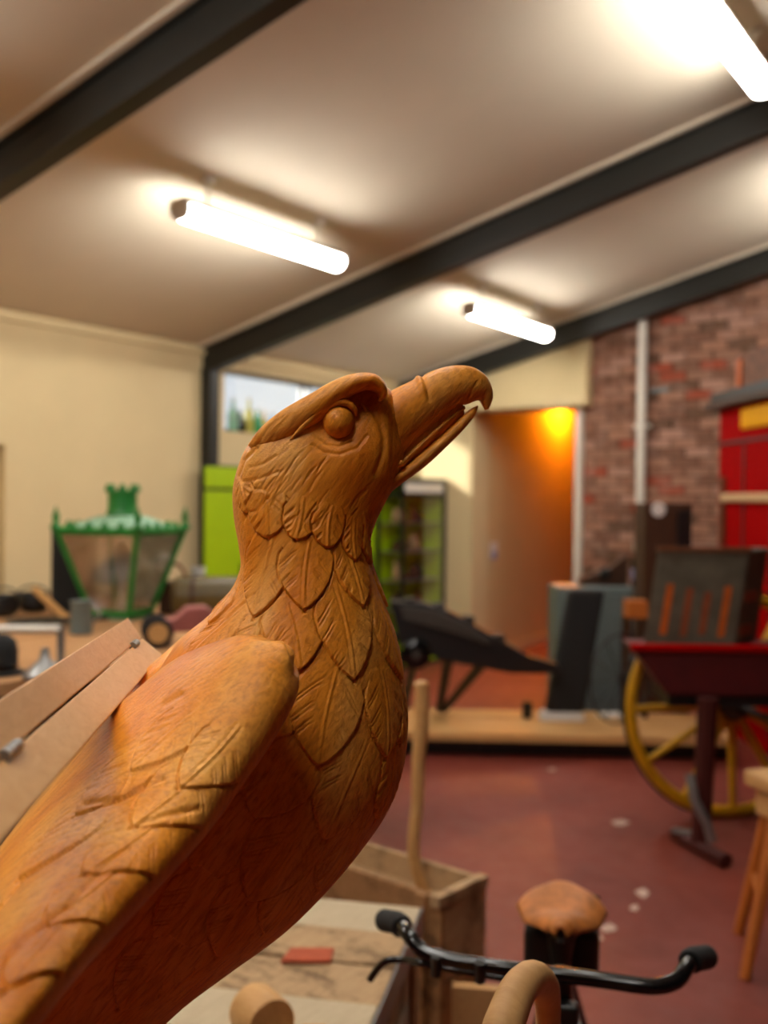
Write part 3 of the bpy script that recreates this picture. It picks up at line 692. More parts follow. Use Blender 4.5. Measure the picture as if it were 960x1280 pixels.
MB().hexa([lcorner(k, rb, 0) for k in range(4)]+[lcorner(k, rb, hb) for k in range(4)]).build('base_tray', M_palegreen, lt)
ch = MB().lathe(LC+np.array([0, 0, ht+.07]), [(.085, 0), (.078, .02), (.074, .03), (.074, .12), (.082, .125), (.082, .135), (.06, .135)], 20).build('chimney', M_green, lt, smooth=40)
for k in range(8):
    a = k*math.pi/4; MB().lathe(LC+np.array([.073*math.cos(a), .073*math.sin(a), ht+.2]), [(.02, 0), (.016, .02), (.004, .04)], 8).build('crown_point', M_green, ch)
MB().lathe(LC+np.array([0, 0, .03]), [(.03, 0), (.03, .05), (.012, .06), (.012, .2), (.03, .21), (.045, .27), (.03, .34), (.01, .36)], 14).build('burner', M_white, lt, smooth=40)

def onT(x, y): return onZ(x, y, TZ)
# dark box
def obox(mb, c, size, a=0.0): return mb.box(np.array(c)+np.array([0, 0, size[2]/2]), size, rotz(a))
p = onT(92, 764)
t = thing('speaker_box', 'upright black box standing behind the green lantern', 'box', p)
obox(MB(), p, (.2, .16, .44), YAW).build('case', M_black, t, bevel=.008)
obox(MB(), p+np.array(-FH*.083)+np.array([0, 0, .03]), (.17, .012, .38), YAW).build('front_cloth', M_rubber, t)
# pots
def pot(x, y, r_, h_, lb, m=M_black):
    p = onT(x, y); t = thing('iron_pot', lb, 'pot', p, 'black pots at the bench end')
    MB().lathe(p, [(r_*.6, 0), (r_*.95, h_*.25), (r_, h_*.55), (r_*.9, h_*.9), (r_*1.02, h_), (r_*.95, h_), (r_*.85, h_*.85), (r_*.8, h_*.3), (.01, h_*.15)], 18).build('bowl', m, t, smooth=40)
    MB().tube([p+RH*(r_*1.0*math.cos(u))+np.array([0, 0, h_*.9+.05*math.sin(u)]) for u in np.linspace(0, math.pi, 9)], .005, 6).build('bail_handle', m, t)
pot(2, 770, .09, .11, 'black iron pot beside the cream door recess'); pot(42, 764, .085, .10, 'black iron pot beside a leaning wooden stick')
p = onT(46, 784); t = thing('frying_pan', 'black shallow pan with a shiny grey inside on the bench', 'pan', p)
MB().lathe(p, [(.1, 0), (.15, .035), (.145, .035), (.1, .008), (.001, .008)], 22).build('pan_body', M_black, t, smooth=40)
MB().cyl(p+np.array([0, 0, .0085]), p+np.array([0, 0, .012]), .085, n=22).build('shiny_bottom', M_steel, t)
MB().tube([p+RH*.14+np.array([0, 0, .03]), p+RH*.34+np.array([0, 0, .05])], .011, 8).build('handle', M_black, t)
a, b = at(44, 737, 5.3), onT(84, 780)+np.array([0, 0, .022])
o = MB().tube([a, b], .02, 8).build('wooden_stick', M_pine, origin=b, smooth=50); tag(o, 'pale wooden stick lying over the black pots', 'stick')
p = onT(101, 792); t = thing('grey_can', 'blue grey metal can at the foot of the lantern', 'can', p)
MB().lathe(p, [(.05, 0), (.052, .01), (.045, .14), (.052, .15), (.04, .15)], 16).build('can_body', M_greygreen, t, smooth=40)
MB().tube([p+RH*.05+np.array([0, 0, .13]), p+RH*.09+np.array([0, 0, .09]), p+RH*.05+np.array([0, 0, .04])], .006, 6).build('handle', M_steel, t)
# olive barrel and brown case
p = onT(276, 775); p = p+FH*.12
t = thing('olive_cylinder', 'olive brown cylinder lying on the bench behind the eagle neck', 'cylinder', p)
dr = RH*math.cos(.1)+FH*math.sin(.1); rr = .105; UP0 = np.array([0, 0, 1.])
MB().lathe(p+np.array([0, 0, rr])-dr*.27+UP0*.004, [(.07, 0), (rr*.95, .02), (rr, .06), (rr, .48), (rr*.95, .52), (.07, .54)], 22, axis=dr).build('shell', M_olive, t, smooth=40)
for s_ in (.1, .4): MB().lathe(p+np.array([0, 0, rr*1.03])-dr*(.27-s_), [(rr*1.03, 0), (rr*1.03, .02)], 22, axis=dr).build('band', M_darkbrown, t, smooth=40)
p = onT(232, 766)
t = thing('brown_case', 'low brown case holding a white cup near the lime cabinet', 'case', p)
obox(MB(), p, (.26, .16, .17), YAW).build('case_body', M_darkbrown, t, bevel=.01)
MB().tube([p+RH*(.06*math.cos(u)-.06)+np.array([0, 0, .165+.1*math.sin(u)]) for u in np.linspace(0, math.pi, 11)], .009, 8).build('carry_handle', M_rust, t, smooth=60)
pp = p+RH*.075+np.array([0, 0, .172])-FH*.045
o = MB().lathe(pp, [(.03, 0), (.036, .01), (.038, .08), (.034, .08), (.03, .015)], 16).build('white_cup', M_paper, origin=pp, smooth=40); tag(o, 'small white cup on the brown case', 'cup')
# toy car
p = onT(226, 806); t = thing('toy_car', 'faded red toy car with tan wheels on the bench behind the boards', 'toy', p)
dr = RH*.96+FH*.28; sd = RH*.28-FH*.96
def CP(a, b, c): return p+dr*a+sd*b+np.array([0, 0, c])
prof = [(-.14, .06), (-.13, .1), (-.03, .115), (.02, .16), (.1, .165), (.16, .12), (.2, .11), (.21, .06)]
MB().prism([CP(a, -.06, c) for a, c in prof], sd*.12).build('car_body', M_pink, t, bevel=.01, seg=3)
for a in (-.1, .14):
    for s_ in (-.075, .075):
        wl_ = MB().lathe(CP(a, s_-.0175, .062), [(.03, 0), (.06, 0), (.064, .008), (.064, .027), (.06, .035), (.03, .035)], 18, axis=sd).build('tyre', M_rubber, t, smooth=40)
        MB().lathe(CP(a, s_-.02, .062), [(.042, 0), (.042, .04)], 16, axis=sd).build('wheel_disc', M_pine, wl_, smooth=40)
# hat, funnel, frame
p = onT(-2, 842); t = thing('black_hat', 'black bowler shaped hat on the near bench planks', 'hat', p)
MB().lathe(p, [(.085, 0), (.09, .006), (.066, .014), (.064, .03), (.066, .08), (.058, .115), (.035, .135), (.001, .14)], 22).build('crown', M_rubber, t, smooth=50)
MB().lathe(p+np.array([0, 0, .016]), [(.0665, 0), (.0675, .022)], 22).build('hat_band', M_blackgloss, t, smooth=50)
p = onT(56, 846); t = thing('metal_funnel', 'grey metal funnel standing upside down by the black hat', 'funnel', p)
MB().lathe(p, [(.075, 0), (.075, .012), (.02, .06), (.012, .1), (.008, .1)], 18).build('cone', M_steel, t, smooth=40)
MB().tube([p+RH*.07+np.array([0, 0, .01]), p+RH*.085+np.array([0, 0, .03]), p+RH*.055+np.array([0, 0, .035])], .004, 6).build('ring', M_steel, t)
p = onT(76, 836); t = thing('steel_trestle', 'square section grey metal frame standing on the bench by the hat', 'frame', p)
q = p-RH*.42-FH*.03; up = onZ(76, 836, TZ)
hz = .155
for c in (p, q): obox(MB(), c, (.022, .022, hz), YAW).build('post', M_steel, t)
MB().tube([p+np.array([0, 0, hz-.012]), q+np.array([0, 0, hz-.012])], .016, 4).build('top_bar', M_white, t)

# ------------------------------------------------------------------ low platform with dark apparatus
ZP = .16
A_, B_ = onZ(500, 925, .11), onZ(800, 931, .11); dv = (B_-A_); dv[2] = 0; pl_len = np.linalg.norm(dv); dv /= pl_len; nv = np.array([-dv[1], dv[0], 0])
pf = thing('low_platform', 'low plank platform on dark bearers behind the red floor', 'platform', (A_[0]+dv[0]*1.0+nv[0]*.35, A_[1]+dv[1]*1.0+nv[1]*.35, 0))
def PF(s_, n_, z_): q = A_+dv*s_+nv*n_; return np.array([q[0], q[1], z_])
ang = math.atan2(dv[1], dv[0])
for i in range(4):
    MB().box(PF(pl_len/2+.15, .09+i*.19, ZP-.025), (pl_len+.9, .185, .05), rotz(ang)).build('plank', M_pine, pf, bevel=.004)
for s_ in (.0, .55, 1.15, 1.75): MB().box(PF(s_, .42, .055), (.07, .6, .11), rotz(ang)).build('bearer', M_black, pf)
MB().box(PF(pl_len/2+.15, .14, .055), (pl_len+.85, .03, .108), rotz(ang)).build('back_board', M_black, pf)
def onP(x, y): return onZ(x, y, ZP)
# black machine arm
g1, g2 = onP(549, 893)+np.array([0, 0, .004]), onP(585, 888)
t = thing('iron_machine', 'long black cast iron arm with splayed legs on the low platform', 'machine', g1)
d0 = 6.7
def ip(pts, d): return [at(a, b, d) for a, b in pts]
MB().prism(ip([(488, 752), (530, 754), (566, 766), (618, 796), (660, 820), (700, 832), (700, 842), (640, 842), (600, 834), (556, 826), (500, 806)], 6.66), FH*.16).build('arm_casting', M_black, t, bevel=.006)
for x_, y_ in ((512, 752), (548, 758), (584, 774), (622, 797)): MB().box(at(x_, y_, 6.74), (.07, .12, .05), rotz(YAW+.2)).build('clamp_block', M_greyblack, t, bevel=.006)
MB().prism(ip([(500, 758), (540, 762), (580, 778), (614, 800), (610, 806), (560, 790), (505, 776)], 6.64), FH*.03).build('arm_rib', M_greyblack, t, bevel=.008)
MB().lathe(at(520, 818, 6.6), [(.06, 0), (.1, .02), (.1, .2), (.06, .22)], 18, axis=FH).build('drive_drum', M_blackgloss, t, smooth=40)
MB().lathe(at(520, 818, 6.59), [(.03, 0), (.03, .03)], 12, axis=FH).build('drum_cap', M_greyblack, t, smooth=40)
for a, b in (((562, 815), g1), ((606, 826), g1+RH*.03)): MB().tube([at(*a, 6.75), b+np.array([0, 0, .024])], [.04, .026], 8).build('leg', M_black, t)
MB().tube([at(520, 815, 6.75), onP(505, 889)+np.array([0, 0, .03])], .03, 8).build('leg', M_black, t)
# leaning black roll
b0 = onP(705, 899); 
t = thing('leaning_roll', 'tall black padded roll leaning with a white foot on the platform', 'roll', b0)
top = at(733, 737, 6.9); bot = b0+np.array([0, 0, .05])
MB().hexa([bot+RH*a+FH*b for a, b in ((-.13, -.05), (.13, -.05), (.13, .06), (-.13, .06))]+[top+RH*a+FH*b for a, b in ((-.12, -.05), (.12, -.05), (.12, .06), (-.12, .06))]).build('pad', M_rubber, t, bevel=.03, seg=3)
MB().hexa([b0+RH*a+FH*b for a, b in ((-.17, -.07), (.13, -.07), (.13, .08), (-.17, .08))]+[b0+np.array([0, 0, .055])+RH*a+FH*b for a, b in ((-.15, -.06), (.12, -.06), (.12, .07), (-.15, .07))]).build('foot', M_paper, t, bevel=.01)
p = onP(762, 896); o = MB().box(p+np.array([0, 0, .012]), (.16, .1, .02), rotz(YAW+.2)).build('paper_pad', M_paper, origin=p); tag(o, 'white paper pad lying on the platform by the black roll', 'paper')
p = onP(659, 897); o = MB().lathe(p, [(.032, 0), (.035, .01), (.035, .1), (.03, .11), (.02, .11)], 14).build('black_cup', M_black, origin=p, smooth=40); tag(o, 'small black canister alone on the platform', 'canister')
# grey cabinet behind
c0 = onZ(701, 912, 0)+FH*.5; d_ = 7.75
gl, gr = at(699, 740, d_), at(803, 740, d_)
gw = (gr-gl) @ RH; gh = at(750, 735, d_)[2]
gc = H(((750-480)/FPX)*d_, d_+.22, 0)
t = thing('steel_cabinet', 'grey green steel cabinet behind the black roll', 'cabinet', gc)
MB().box(gc+np.array([0, 0, gh/2]), (gw, .42, gh), rotz(YAW)).build('case', M_greygreen, t, bevel=.01)
MB().box(gc+np.array([0, 0, gh/2+.02])-FH*.213, (gw-.06, .012, gh-.14), rotz(YAW)).build('door', M_greygreen, t, bevel=.003)
MB().box(gc+np.array([0, 0, gh/2+.1])-FH*.225+RH*.24, (.02, .015, .12), rotz(YAW)).build('handle', M_steel, t)
dq = d_+.2
def onC(x): return H((x-480)/FPX*dq, dq, gh)
t = thing('sloping_case', 'dark brown sloping wooden case on the steel cabinet', 'case', onC(760))
zt = at(800, 694, dq)[2]
MB().prism([onC(728), onC(786), onC(786)+np.array([0, 0, zt-gh]), onC(764)+np.array([0, 0, (zt-gh)*.55]), onC(728)+np.array([0, 0, .05])], FH*.16).build('case_body', M_darkbrown, t, bevel=.004)
MB().ball(onC(756)+np.array([0, 0, .1])-FH*.03, .045, 8).build('black_knob', M_black, t, smooth=180)
p = onC(795)-FH*.08; t = thing('dark_bottle', 'dark bottle with a pale label below the end of the wall pipe', 'bottle', p)
MB().lathe(p, [(.045, 0), (.048, .01), (.048, .19), (.02, .25), (.018, .3), (.022, .3)], 16).build('glass_body', M_blackgloss, t, smooth=40)
MB().lathe(p+np.array([0, 0, .06]), [(.0485, 0), (.0485, .08)], 16).build('label_band', M_blue, t, smooth=40)
# wire wheel
c = at(776, 848, 6.75); t = thing('wire_ring', 'thin dark wheel rim standing on the platform by the cart', 'wheel', onP(776, 893))
cz = c[2]; rr = cz-ZP-.008; cc = np.array([c[0], c[1], cz])
MB().tube([cc+rr*(math.cos(u)*(RH*.8+FH*.6)+math.sin(u)*np.array([0, 0, 1])) for u in np.linspace(0, 2*math.pi, 36, endpoint=False)], .008, 6, closed=True).build('rim', M_black, t, smooth=60)
for k in range(6):
    u = k*math.pi/6; e = rr*(math.cos(u)*(RH*.8+FH*.6)+math.sin(u)*np.array([0, 0, 1])); MB().cyl(cc-e, cc+e, .004, n=6).build('spoke', M_black, t)
# tall brown cabinet with label
d_ = 7.2; wl0 = at(806, 640, d_); wr0 = at(866, 640, d_); bw = (wr0-wl0) @ RH; bh = at(835, 629, d_)[2]
bc = H((836-480)/FPX*d_, d_+.15, 0)
t = thing('brown_cabinet', 'tall dark brown cabinet with a white oval label in front of the brick wall', 'cabinet', bc)
MB().box(bc+np.array([0, 0, bh/2]), (bw, .28, bh), rotz(YAW)).build('case', M_darkbrown, t, bevel=.006)
MB().box(bc-FH*.145-RH*bw*.17+np.array([0, 0, bh*.5]), (bw*.62, .012, bh*.94), rotz(YAW)).build('door', M_darkbrown, t, bevel=.003)
MB().box(bc-FH*.145+RH*bw*.33+np.array([0, 0, bh*.5]), (bw*.3, .010, bh*.94), rotz(YAW)).build('side_stile', M_black, t, bevel=.003)
lc = bc-FH*.153-RH*bw*.22; lc[2] = at(820, 637, d_)[2]
MB().lathe(lc, [(.05, 0), (.05, .006)], 20, axis=-FH).build('oval_label', M_paper, t)
p = H((796-480)/FPX*7.0, 7.0, ZP+.002); zt = at(800, 750, 7.0)[2]
t = thing('wooden_stand', 'small orange brown wooden stand between steel cabinet and cart', 'stand', p)
p[2] = 0; MB().box(p+np.array([0, 0, zt-.06]), (.14, .14, .12), rotz(YAW)).build('block_top', M_orangewood, t, bevel=.006)
for a, b in ((-.06, -.06), (.06, -.06), (.06, .06), (-.06, .06)): MB().box(p+RH*a+FH*b+np.array([0, 0, (zt-.12+ZP+.002)/2]), (.03, .03, zt-.12-ZP-.002), rotz(YAW)).build('leg', M_darkbrown, t)

# ------------------------------------------------------------------ cart, chest, red booth
UP = np.array([0, 0, 1.])
wc = at(915, 880, 5.3); rw = wc[2]; hx = RH*.985+FH*.17; hx /= np.linalg.norm(hx); axl = np.cross(hx, UP)
if axl @ FH > 0: axl = -axl
bz = at(800, 815, 4.9)[2]
ct = thing('hand_cart', 'old hand cart with a red body and a yellow spoked wheel', 'cart', (wc[0], wc[1], 0))
wh = MB().tube([wc+(rw-.03)*(math.cos(u)*hx+math.sin(u)*UP) for u in np.linspace(0, 2*math.pi, 56, endpoint=False)], .03, 8, closed=True).build('wheel_rim', M_yellow, ct, smooth=60)
MB().tube([wc+(rw-.008)*(math.cos(u)*hx+math.sin(u)*UP) for u in np.linspace(0, 2*math.pi, 56, endpoint=False)], .008, 6, closed=True, flat=3.2).build('iron_tyre', M_black, wh, smooth=60)
MB().lathe(wc-axl*.1, [(.03, 0), (.05, .02), (.075, .05), (.085, .1), (.075, .15), (.05, .18), (.04, .22)], 18, axis=axl).build('hub', M_black, ct, smooth=40)
for k in range(12):
    u = k*math.pi/6+.02; e = math.cos(u)*hx+math.sin(u)*UP
    MB().tube([wc+e*.06, wc+e*.25, wc+e*(rw-.05)], [.026, .022, .017], 8).build('spoke', M_yellow, ct, smooth=60)
MB().cyl(wc, wc-axl*-.0+axl*.62, .02).build('axle', M_black, ct)
d1 = 4.78; dp = FH*.40+RH*.03
tl, tr_, br, bl = at(793, 812, d1), at(1090, 838, d1), at(1060, 884, d1), at(834, 868, d1)
zt = tl[2]; tr_[2] = zt; br[2] = bl[2]
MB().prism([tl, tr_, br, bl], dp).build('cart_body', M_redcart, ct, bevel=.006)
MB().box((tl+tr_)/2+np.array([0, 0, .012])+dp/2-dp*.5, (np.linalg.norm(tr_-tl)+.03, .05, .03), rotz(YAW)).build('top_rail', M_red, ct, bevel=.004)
MB().box((bl+br)/2+dp/2-np.array([0, 0, .03]), (np.linalg.norm(br-bl), .34, .06), rotz(YAW)).build('chassis_beam', M_black, ct)
lt_, lb_ = at(885, 872, 4.72), onZ(875, 1066, 0)
MB().tube([lt_, (lt_+lb_)/2, lb_+UP*.03], [.05, .045, .045], 8).build('prop_leg', M_brownred, ct)
MB().tube([at(862, 968, 4.62), at(868, 1000, 4.58), at(884, 1030, 4.56), at(890, 1052, 4.55)], .022, 8).build('iron_strap', M_steel, ct, smooth=50)
fa, fb = onZ(843, 1052, .0), onZ(908, 1086, 0)
MB().tube([fa+UP*.035, fb+UP*.035], [.03, .035], 6).build('prop_foot', M_brownred, ct)
MB().box(fa*.85+fb*.15+UP*.068, (.09, .05, .012), rotz(YAW-.5)).build('foot_plate', M_steel, ct)
# second wheel, out of the frame to the side of the body
w2 = wc+axl*.62
# chest
dc_ = 4.88; cs = FH*.26+RH*.2
zb = zt+.03
c4 = [at(803, 803, dc_), at(918, 815, dc_), at(938, 684, dc_), at(822, 686, dc_)]
zlow = min(c4[0][2], c4[1][2]); 
zb = zt+.004
for i in (0, 1): c4[i][2] = zb
for i in (2, 3): c4[i][2] = at(880, 686, dc_)[2]
cst = thing('painted_chest', 'worn grey green chest with orange painted stripes standing on the cart', 'chest', ((c4[0]+c4[1])/2+cs/2))
nrm = np.cross(c4[1]-c4[0], c4[3]-c4[0]); nrm /= np.linalg.norm(nrm); nrm = nrm if nrm @ (c4[0]-CAM) < 0 else -nrm
MB().hexa([c4[0], c4[1], c4[1]+cs, c4[0]+cs, c4[3], c4[2], c4[2]+cs*.92, c4[3]+cs*.92]).build('chest_body', M_chest, cst, bevel=.012)
def fpt(u, v, k=0.): return (c4[0]*(1-u)+c4[1]*u)*(1-v)+(c4[3]*(1-u)+c4[2]*u)*v+nrm*k
for u, v0, v1, m in ((.2, .12, .64, M_orangepaint), (.42, .1, .6, M_dimorange), (.62, .12, .56, M_dimorange), (.83, .1, .62, M_orangepaint)):
    ww = .038
    MB().hexa([fpt(u-ww, v0, -.001), fpt(u+ww, v0, -.001), fpt(u+ww, v0, .002), fpt(u-ww, v0, .002), fpt(u-ww, v1, -.001), fpt(u+ww, v1, -.001), fpt(u+ww, v1, .002), fpt(u-ww, v1, .002)]).build('painted_stripe', m, cst)
MB().hexa([fpt(-.01, .97, -.002), fpt(1.01, .97, -.002), fpt(1.01, .97, .012), fpt(-.01, .97, .012), fpt(-.01, 1.02, -.002), fpt(1.01, 1.02, -.002), fpt(1.01, 1.02, .012), fpt(-.01, 1.02, .012)]).build('lid_edge', M_rust, cst)
for v in (.1, .45):
    q = c4[1]*(1-v)+c4[2]*v; MB().hexa([q+cs*.1+RH*.003, q+cs*.6+RH*.003, q+cs*.6+RH*.012, q+cs*.1+RH*.012]+[x+UP*.05 for x in (q+cs*.1+RH*.003, q+cs*.6+RH*.003, q+cs*.6+RH*.012, q+cs*.1+RH*.012)]).build('side_batten', M_dimorange, cst)

# red booth
bd_ = FH-RH*.06; bd_ /= np.linalg.norm(bd_); bs_ = np.cross(bd_, UP); bs_ = bs_ if bs_ @ RH > 0 else -bs_
BL_ = H((898-480)/FPX*7.5, 7.5, 0); BN_ = BL_-bd_*1.35
zr = at(900, 513, 7.5)[2]
rbth = thing('red_booth', 'tall red painted booth with dark cornice, gold sign and pale bar', 'booth', (BL_+BN_)/2+bs_*.4)
def slab(s0, s1, o0, o1, z0, z1):
    q = [BL_-bd_*s0+bs_*o0, BL_-bd_*s1+bs_*o0, BL_-bd_*s1+bs_*o1, BL_-bd_*s0+bs_*o1]
    return MB().hexa([np.array([p[0], p[1], z0]) for p in q]+[np.array([p[0], p[1], z1]) for p in q])
slab(0, 1.35, .0, .8, 0, zr).build('booth_body', M_red, rbth, bevel=.006)
slab(0.0, 1.35, -.012, 0, zr-.26, zr-.235).build('panel_moulding', M_redcart, rbth)
for a in (.45, .9): slab(a-.012, a+.012, -.008, 0, .1, zr-.27).build('board_joint', M_redcart, rbth)
slab(-.1, 1.45, -.09, .9, zr, zr+.05).build('cornice', M_darkbrown, rbth, bevel=.01)
slab(-.06, 1.41, -.05, .86, zr+.05, zr+.12).build('cornice_top', M_black, rbth, bevel=.01)
sgn = slab(.42, 1.2, -.022, 0, zr-.17, zr-.03).build('gold_sign', M_gold, rbth, bevel=.02, seg=3)
zb_ = at(930, 622, 7.0)[2]
slab(.12, 1.2, -.04, -.01, zb_-.03, zb_+.03).build('pale_bar', M_cloth, rbth, bevel=.01)
slab(.1, .13, -.035, 0, zb_-.35, zb_+.15).build('door_strap', M_rust, rbth, bevel=.005)
z2 = zr+.12
q0 = BL_-bd_*.55+bs_*.2
t = thing('wooden_box', 'brown wooden box with orange corner posts on top of the red booth', 'box', (q0[0], q0[1], z2))
def qb(s0, s1, o0, o1, h0, h1):
    q = [BL_-bd_*s0+bs_*o0, BL_-bd_*s1+bs_*o0, BL_-bd_*s1+bs_*o1, BL_-bd_*s0+bs_*o1]; return MB().hexa([np.array([p[0], p[1], z2+h0]) for p in q]+[np.array([p[0], p[1], z2+h1]) for p in q])
qb(.2, .95, .05, .4, .0, .26).build('box_body', M_rust, t, bevel=.008)
for s_ in (.2, .88): qb(s_, s_+.07, .035, .06, .01, .22).build('corner_post', M_orangepaint, t)

# ------------------------------------------------------------------ stool at the right
g = [onZ(923, 1166, 0), onZ(931, 1224, 0)]
sc_ = (g[0]+g[1])/2+RH*.24; zs = at(948, 978, 3.6)[2]
st = thing('wooden_stool', 'orange wooden stool with splayed legs and a pale thick seat beyond the bicycle', 'stool', sc_*np.array([1, 1, 0]))
g += [sc_*2-g[0], sc_*2-g[1]]
for k, q in enumerate(g):
    tp = sc_+(q-sc_)*.5; MB().tube([np.array([q[0], q[1], .0]), np.array([tp[0], tp[1], zs-.06])], [.02, .027], 10).build('leg', M_orangewood, st, smooth=50)
MB().box(np.array([sc_[0], sc_[1], zs-.03]), (.33, .33, .06), rotz(YAW+.3)).build('seat', M_pine, st, bevel=.015, seg=3)
MB().box(np.array([sc_[0], sc_[1], zs-.11]), (.27, .27, .10), rotz(YAW+.3)).build('apron', M_pine, st, bevel=.01)
for a, b in ((0, 1), (2, 3)): 
    p1 = g[a]+(sc_-g[a])*.22; p2 = g[b]+(sc_-g[b])*.22
    MB().cyl(np.array([p1[0], p1[1], .24]), np.array([p2[0], p2[1], .24]), .012).build('stretcher', M_orangewood, st)

# ------------------------------------------------------------------ wooden crates, stick, tile, wooden disc
def crate_box(name, label, corner, ax_, ay_, lx, ly, hh, zb, mats, open_top, nside=3, group=None):
    """corner: floor point; ax_, ay_: unit directions; planked sides, ends and top are separate boards"""
    t = thing(name, label, 'crate', corner+ax_*lx/2+ay_*ly/2+UP*zb, group)
    def slab2(a0, a1, b0, b1, z0, z1, nm, m):
        q = [corner+ax_*a+ay_*b for a, b in ((a0, b0), (a1, b0), (a1, b1), (a0, b1))]
        return MB().hexa([p+UP*(zb+z0) for p in q]+[p+UP*(zb+z1) for p in q]).build(nm, m, t, bevel=.003)
    th_ = .018; ph = hh/nside
    for i in range(nside):
        z0, z1 = i*ph+.002, (i+1)*ph-.003
        slab2(0, lx, 0, th_, z0, z1, 'side_board', mats[i % len(mats)]); slab2(0, lx, ly-th_, ly, z0, z1, 'side_board', mats[(i+1) % len(mats)])
        slab2(0, th_, th_, ly-th_, z0, z1, 'end_board', mats[(i+1) % len(mats)]); slab2(lx-th_, lx, th_, ly-th_, z0, z1, 'end_board', mats[i % len(mats)])
    for a in (.05, lx-.05-.04): 
        slab2(a, a+.04, -.014, 0, .01, hh-.005, 'corner_batten', mats[0])
    slab2(th_, lx-th_, th_, ly-th_, .0, .015, 'bottom_board', mats[0])
    if not open_top:
        n_ = 5; w_ = lx/n_
        for i in range(n_): slab2(i*w_+.003, (i+1)*w_-.003, -.01, ly+.01, hh, hh+.018+.004*(i % 2), 'lid_board', mats[(i*2+1) % len(mats)] if i != n_-2 else mats[-1])
    return t, slab2
# rear crate
zB = .5
Np, Rp, Fp = onZ(552, 1122, zB), onZ(597, 1101, zB), onZ(445, 1064, zB)
ay_ = (Rp-Np); wB = np.linalg.norm(ay_); ay_ /= wB
ax2 = (Fp-Rp); lB = np.linalg.norm(ax2)+.25; ax2 -= ay_*(ax2 @ ay_); ax2 /= np.linalg.norm(ax2); wB = max(wB, .22)
cB, slB = crate_box('open_crate', 'open topped brown wooden crate with a stick standing in it', Np*np.array([1, 1, 0]), ax2, ay_, lB, wB, zB, 0, [M_crate2, M_crate2, M_crate], True, 2)
slB(0.02, lB-.05, .03, .09, zB-.075, zB-.055, 'loose_slat', M_crate); slB(-.004, .03, -.016, wB+.004, zB-.03, zB+.004, 'rim_batten', M_crate)
slB(.03, lB-.03, .02, wB-.02, zB-.1, zB-.08, 'inner_board', M_crate)
# stick
b0 = onZ(519, 1085, zB)+ay_*.02; 
b0 = Np*np.array([1, 1, 0])+ax2*.17+ay_*(wB*.62)
dS = (b0-CAM) @ FH
def stp(x, y): return at(x, y, dS)
pth = [np.array([b0[0], b0[1], zB-.068]), stp(517, 1068), stp(522, 1000), stp(523, 950), stp(527, 905), stp(527, 862), stp(527, 851)]
o = MB().tube(cmr(pth, 6), np.interp(np.linspace(0, 1, 37), [0, .2, .5, .66, .8, .93, 1], [.018, .018, .02, .024, .022, .022, .008]), 14).build('wooden_stick', M_pine, origin=pth[0], smooth=60)
tag(o, 'pale turned wooden handle standing upright in the open crate', 'stick')
# near crate with lid
zA = .55
Fr, Nr = onZ(521, 1132, zA), onZ(452, 1290, zA)
axA = (Nr-Fr); lA = np.linalg.norm(axA)+.25; axA /= np.linalg.norm(axA); ayA = np.array([axA[1], -axA[0], 0]); ayA = ayA if ayA @ RH < 0 else -ayA
cA, slA = crate_box('lidded_crate', 'weathered wooden crate with a pale boarded lid below the eagle breast', (Fr)*np.array([1, 1, 0]), axA, ayA, lA, .62, zA-.02, 0, [M_crate, M_cratepale, M_crate, M_crate, M_cratepale], False, 3)
slA(0, lA, -.018, -.012, zA-.07, zA+.0, 'metal_edge', M_steel)
def onA(x, y): return onZ(x, y, zA+.004)
p = onZ(385, 1196, zA+.002); e1 = onZ(416, 1196, zA+.002)-p; e2 = onZ(388, 1188, zA+.002)-p
o = MB().hexa([p-e1-e2, p+e1-e2, p+e1*.97+e2, p-e1*.8+e2]+[x+UP*.008 for x in (p-e1-e2, p+e1-e2, p+e1*.97+e2, p-e1*.8+e2)]).build('clay_tile_scrap', M_terracotta, origin=p, bevel=.002); tag(o, 'small flat terracotta red scrap lying on the crate lid', 'tile')
p = onZ(332, 1308, zA+.022); dW = .05
dk = RH*.55-FH*.83; 
t = thing('wooden_disc', 'thick round topped wooden block standing on the crate lid', 'block', p)
MB().lathe(p+UP*dW-dk*.06, [(dW*.97, 0), (dW, .004), (dW, .08), (dW*.97, .085)], 30, axis=dk).build('disc', M_pine, t, smooth=35)
MB().box(p+UP*.012+RH*.09, (.05, .09, .02), rotz(YAW)).build('wedge', M_pine, t, bevel=.003)
# dark and yellow boards between crates and bicycle
p = H(.28, 2.75, 0)
o = MB().box(p+np.array([0, 0, .16]), (.16, .025, .32), rotz(YAW-.15) @ np.array([[1, 0, 0], [0, math.cos(.1), -math.sin(.1)], [0, math.sin(.1), math.cos(.1)]])).build('plywood_offcut', M_pineX, origin=p, bevel=.003); tag(o, 'yellow plywood offcut standing against the brown crate', 'board')

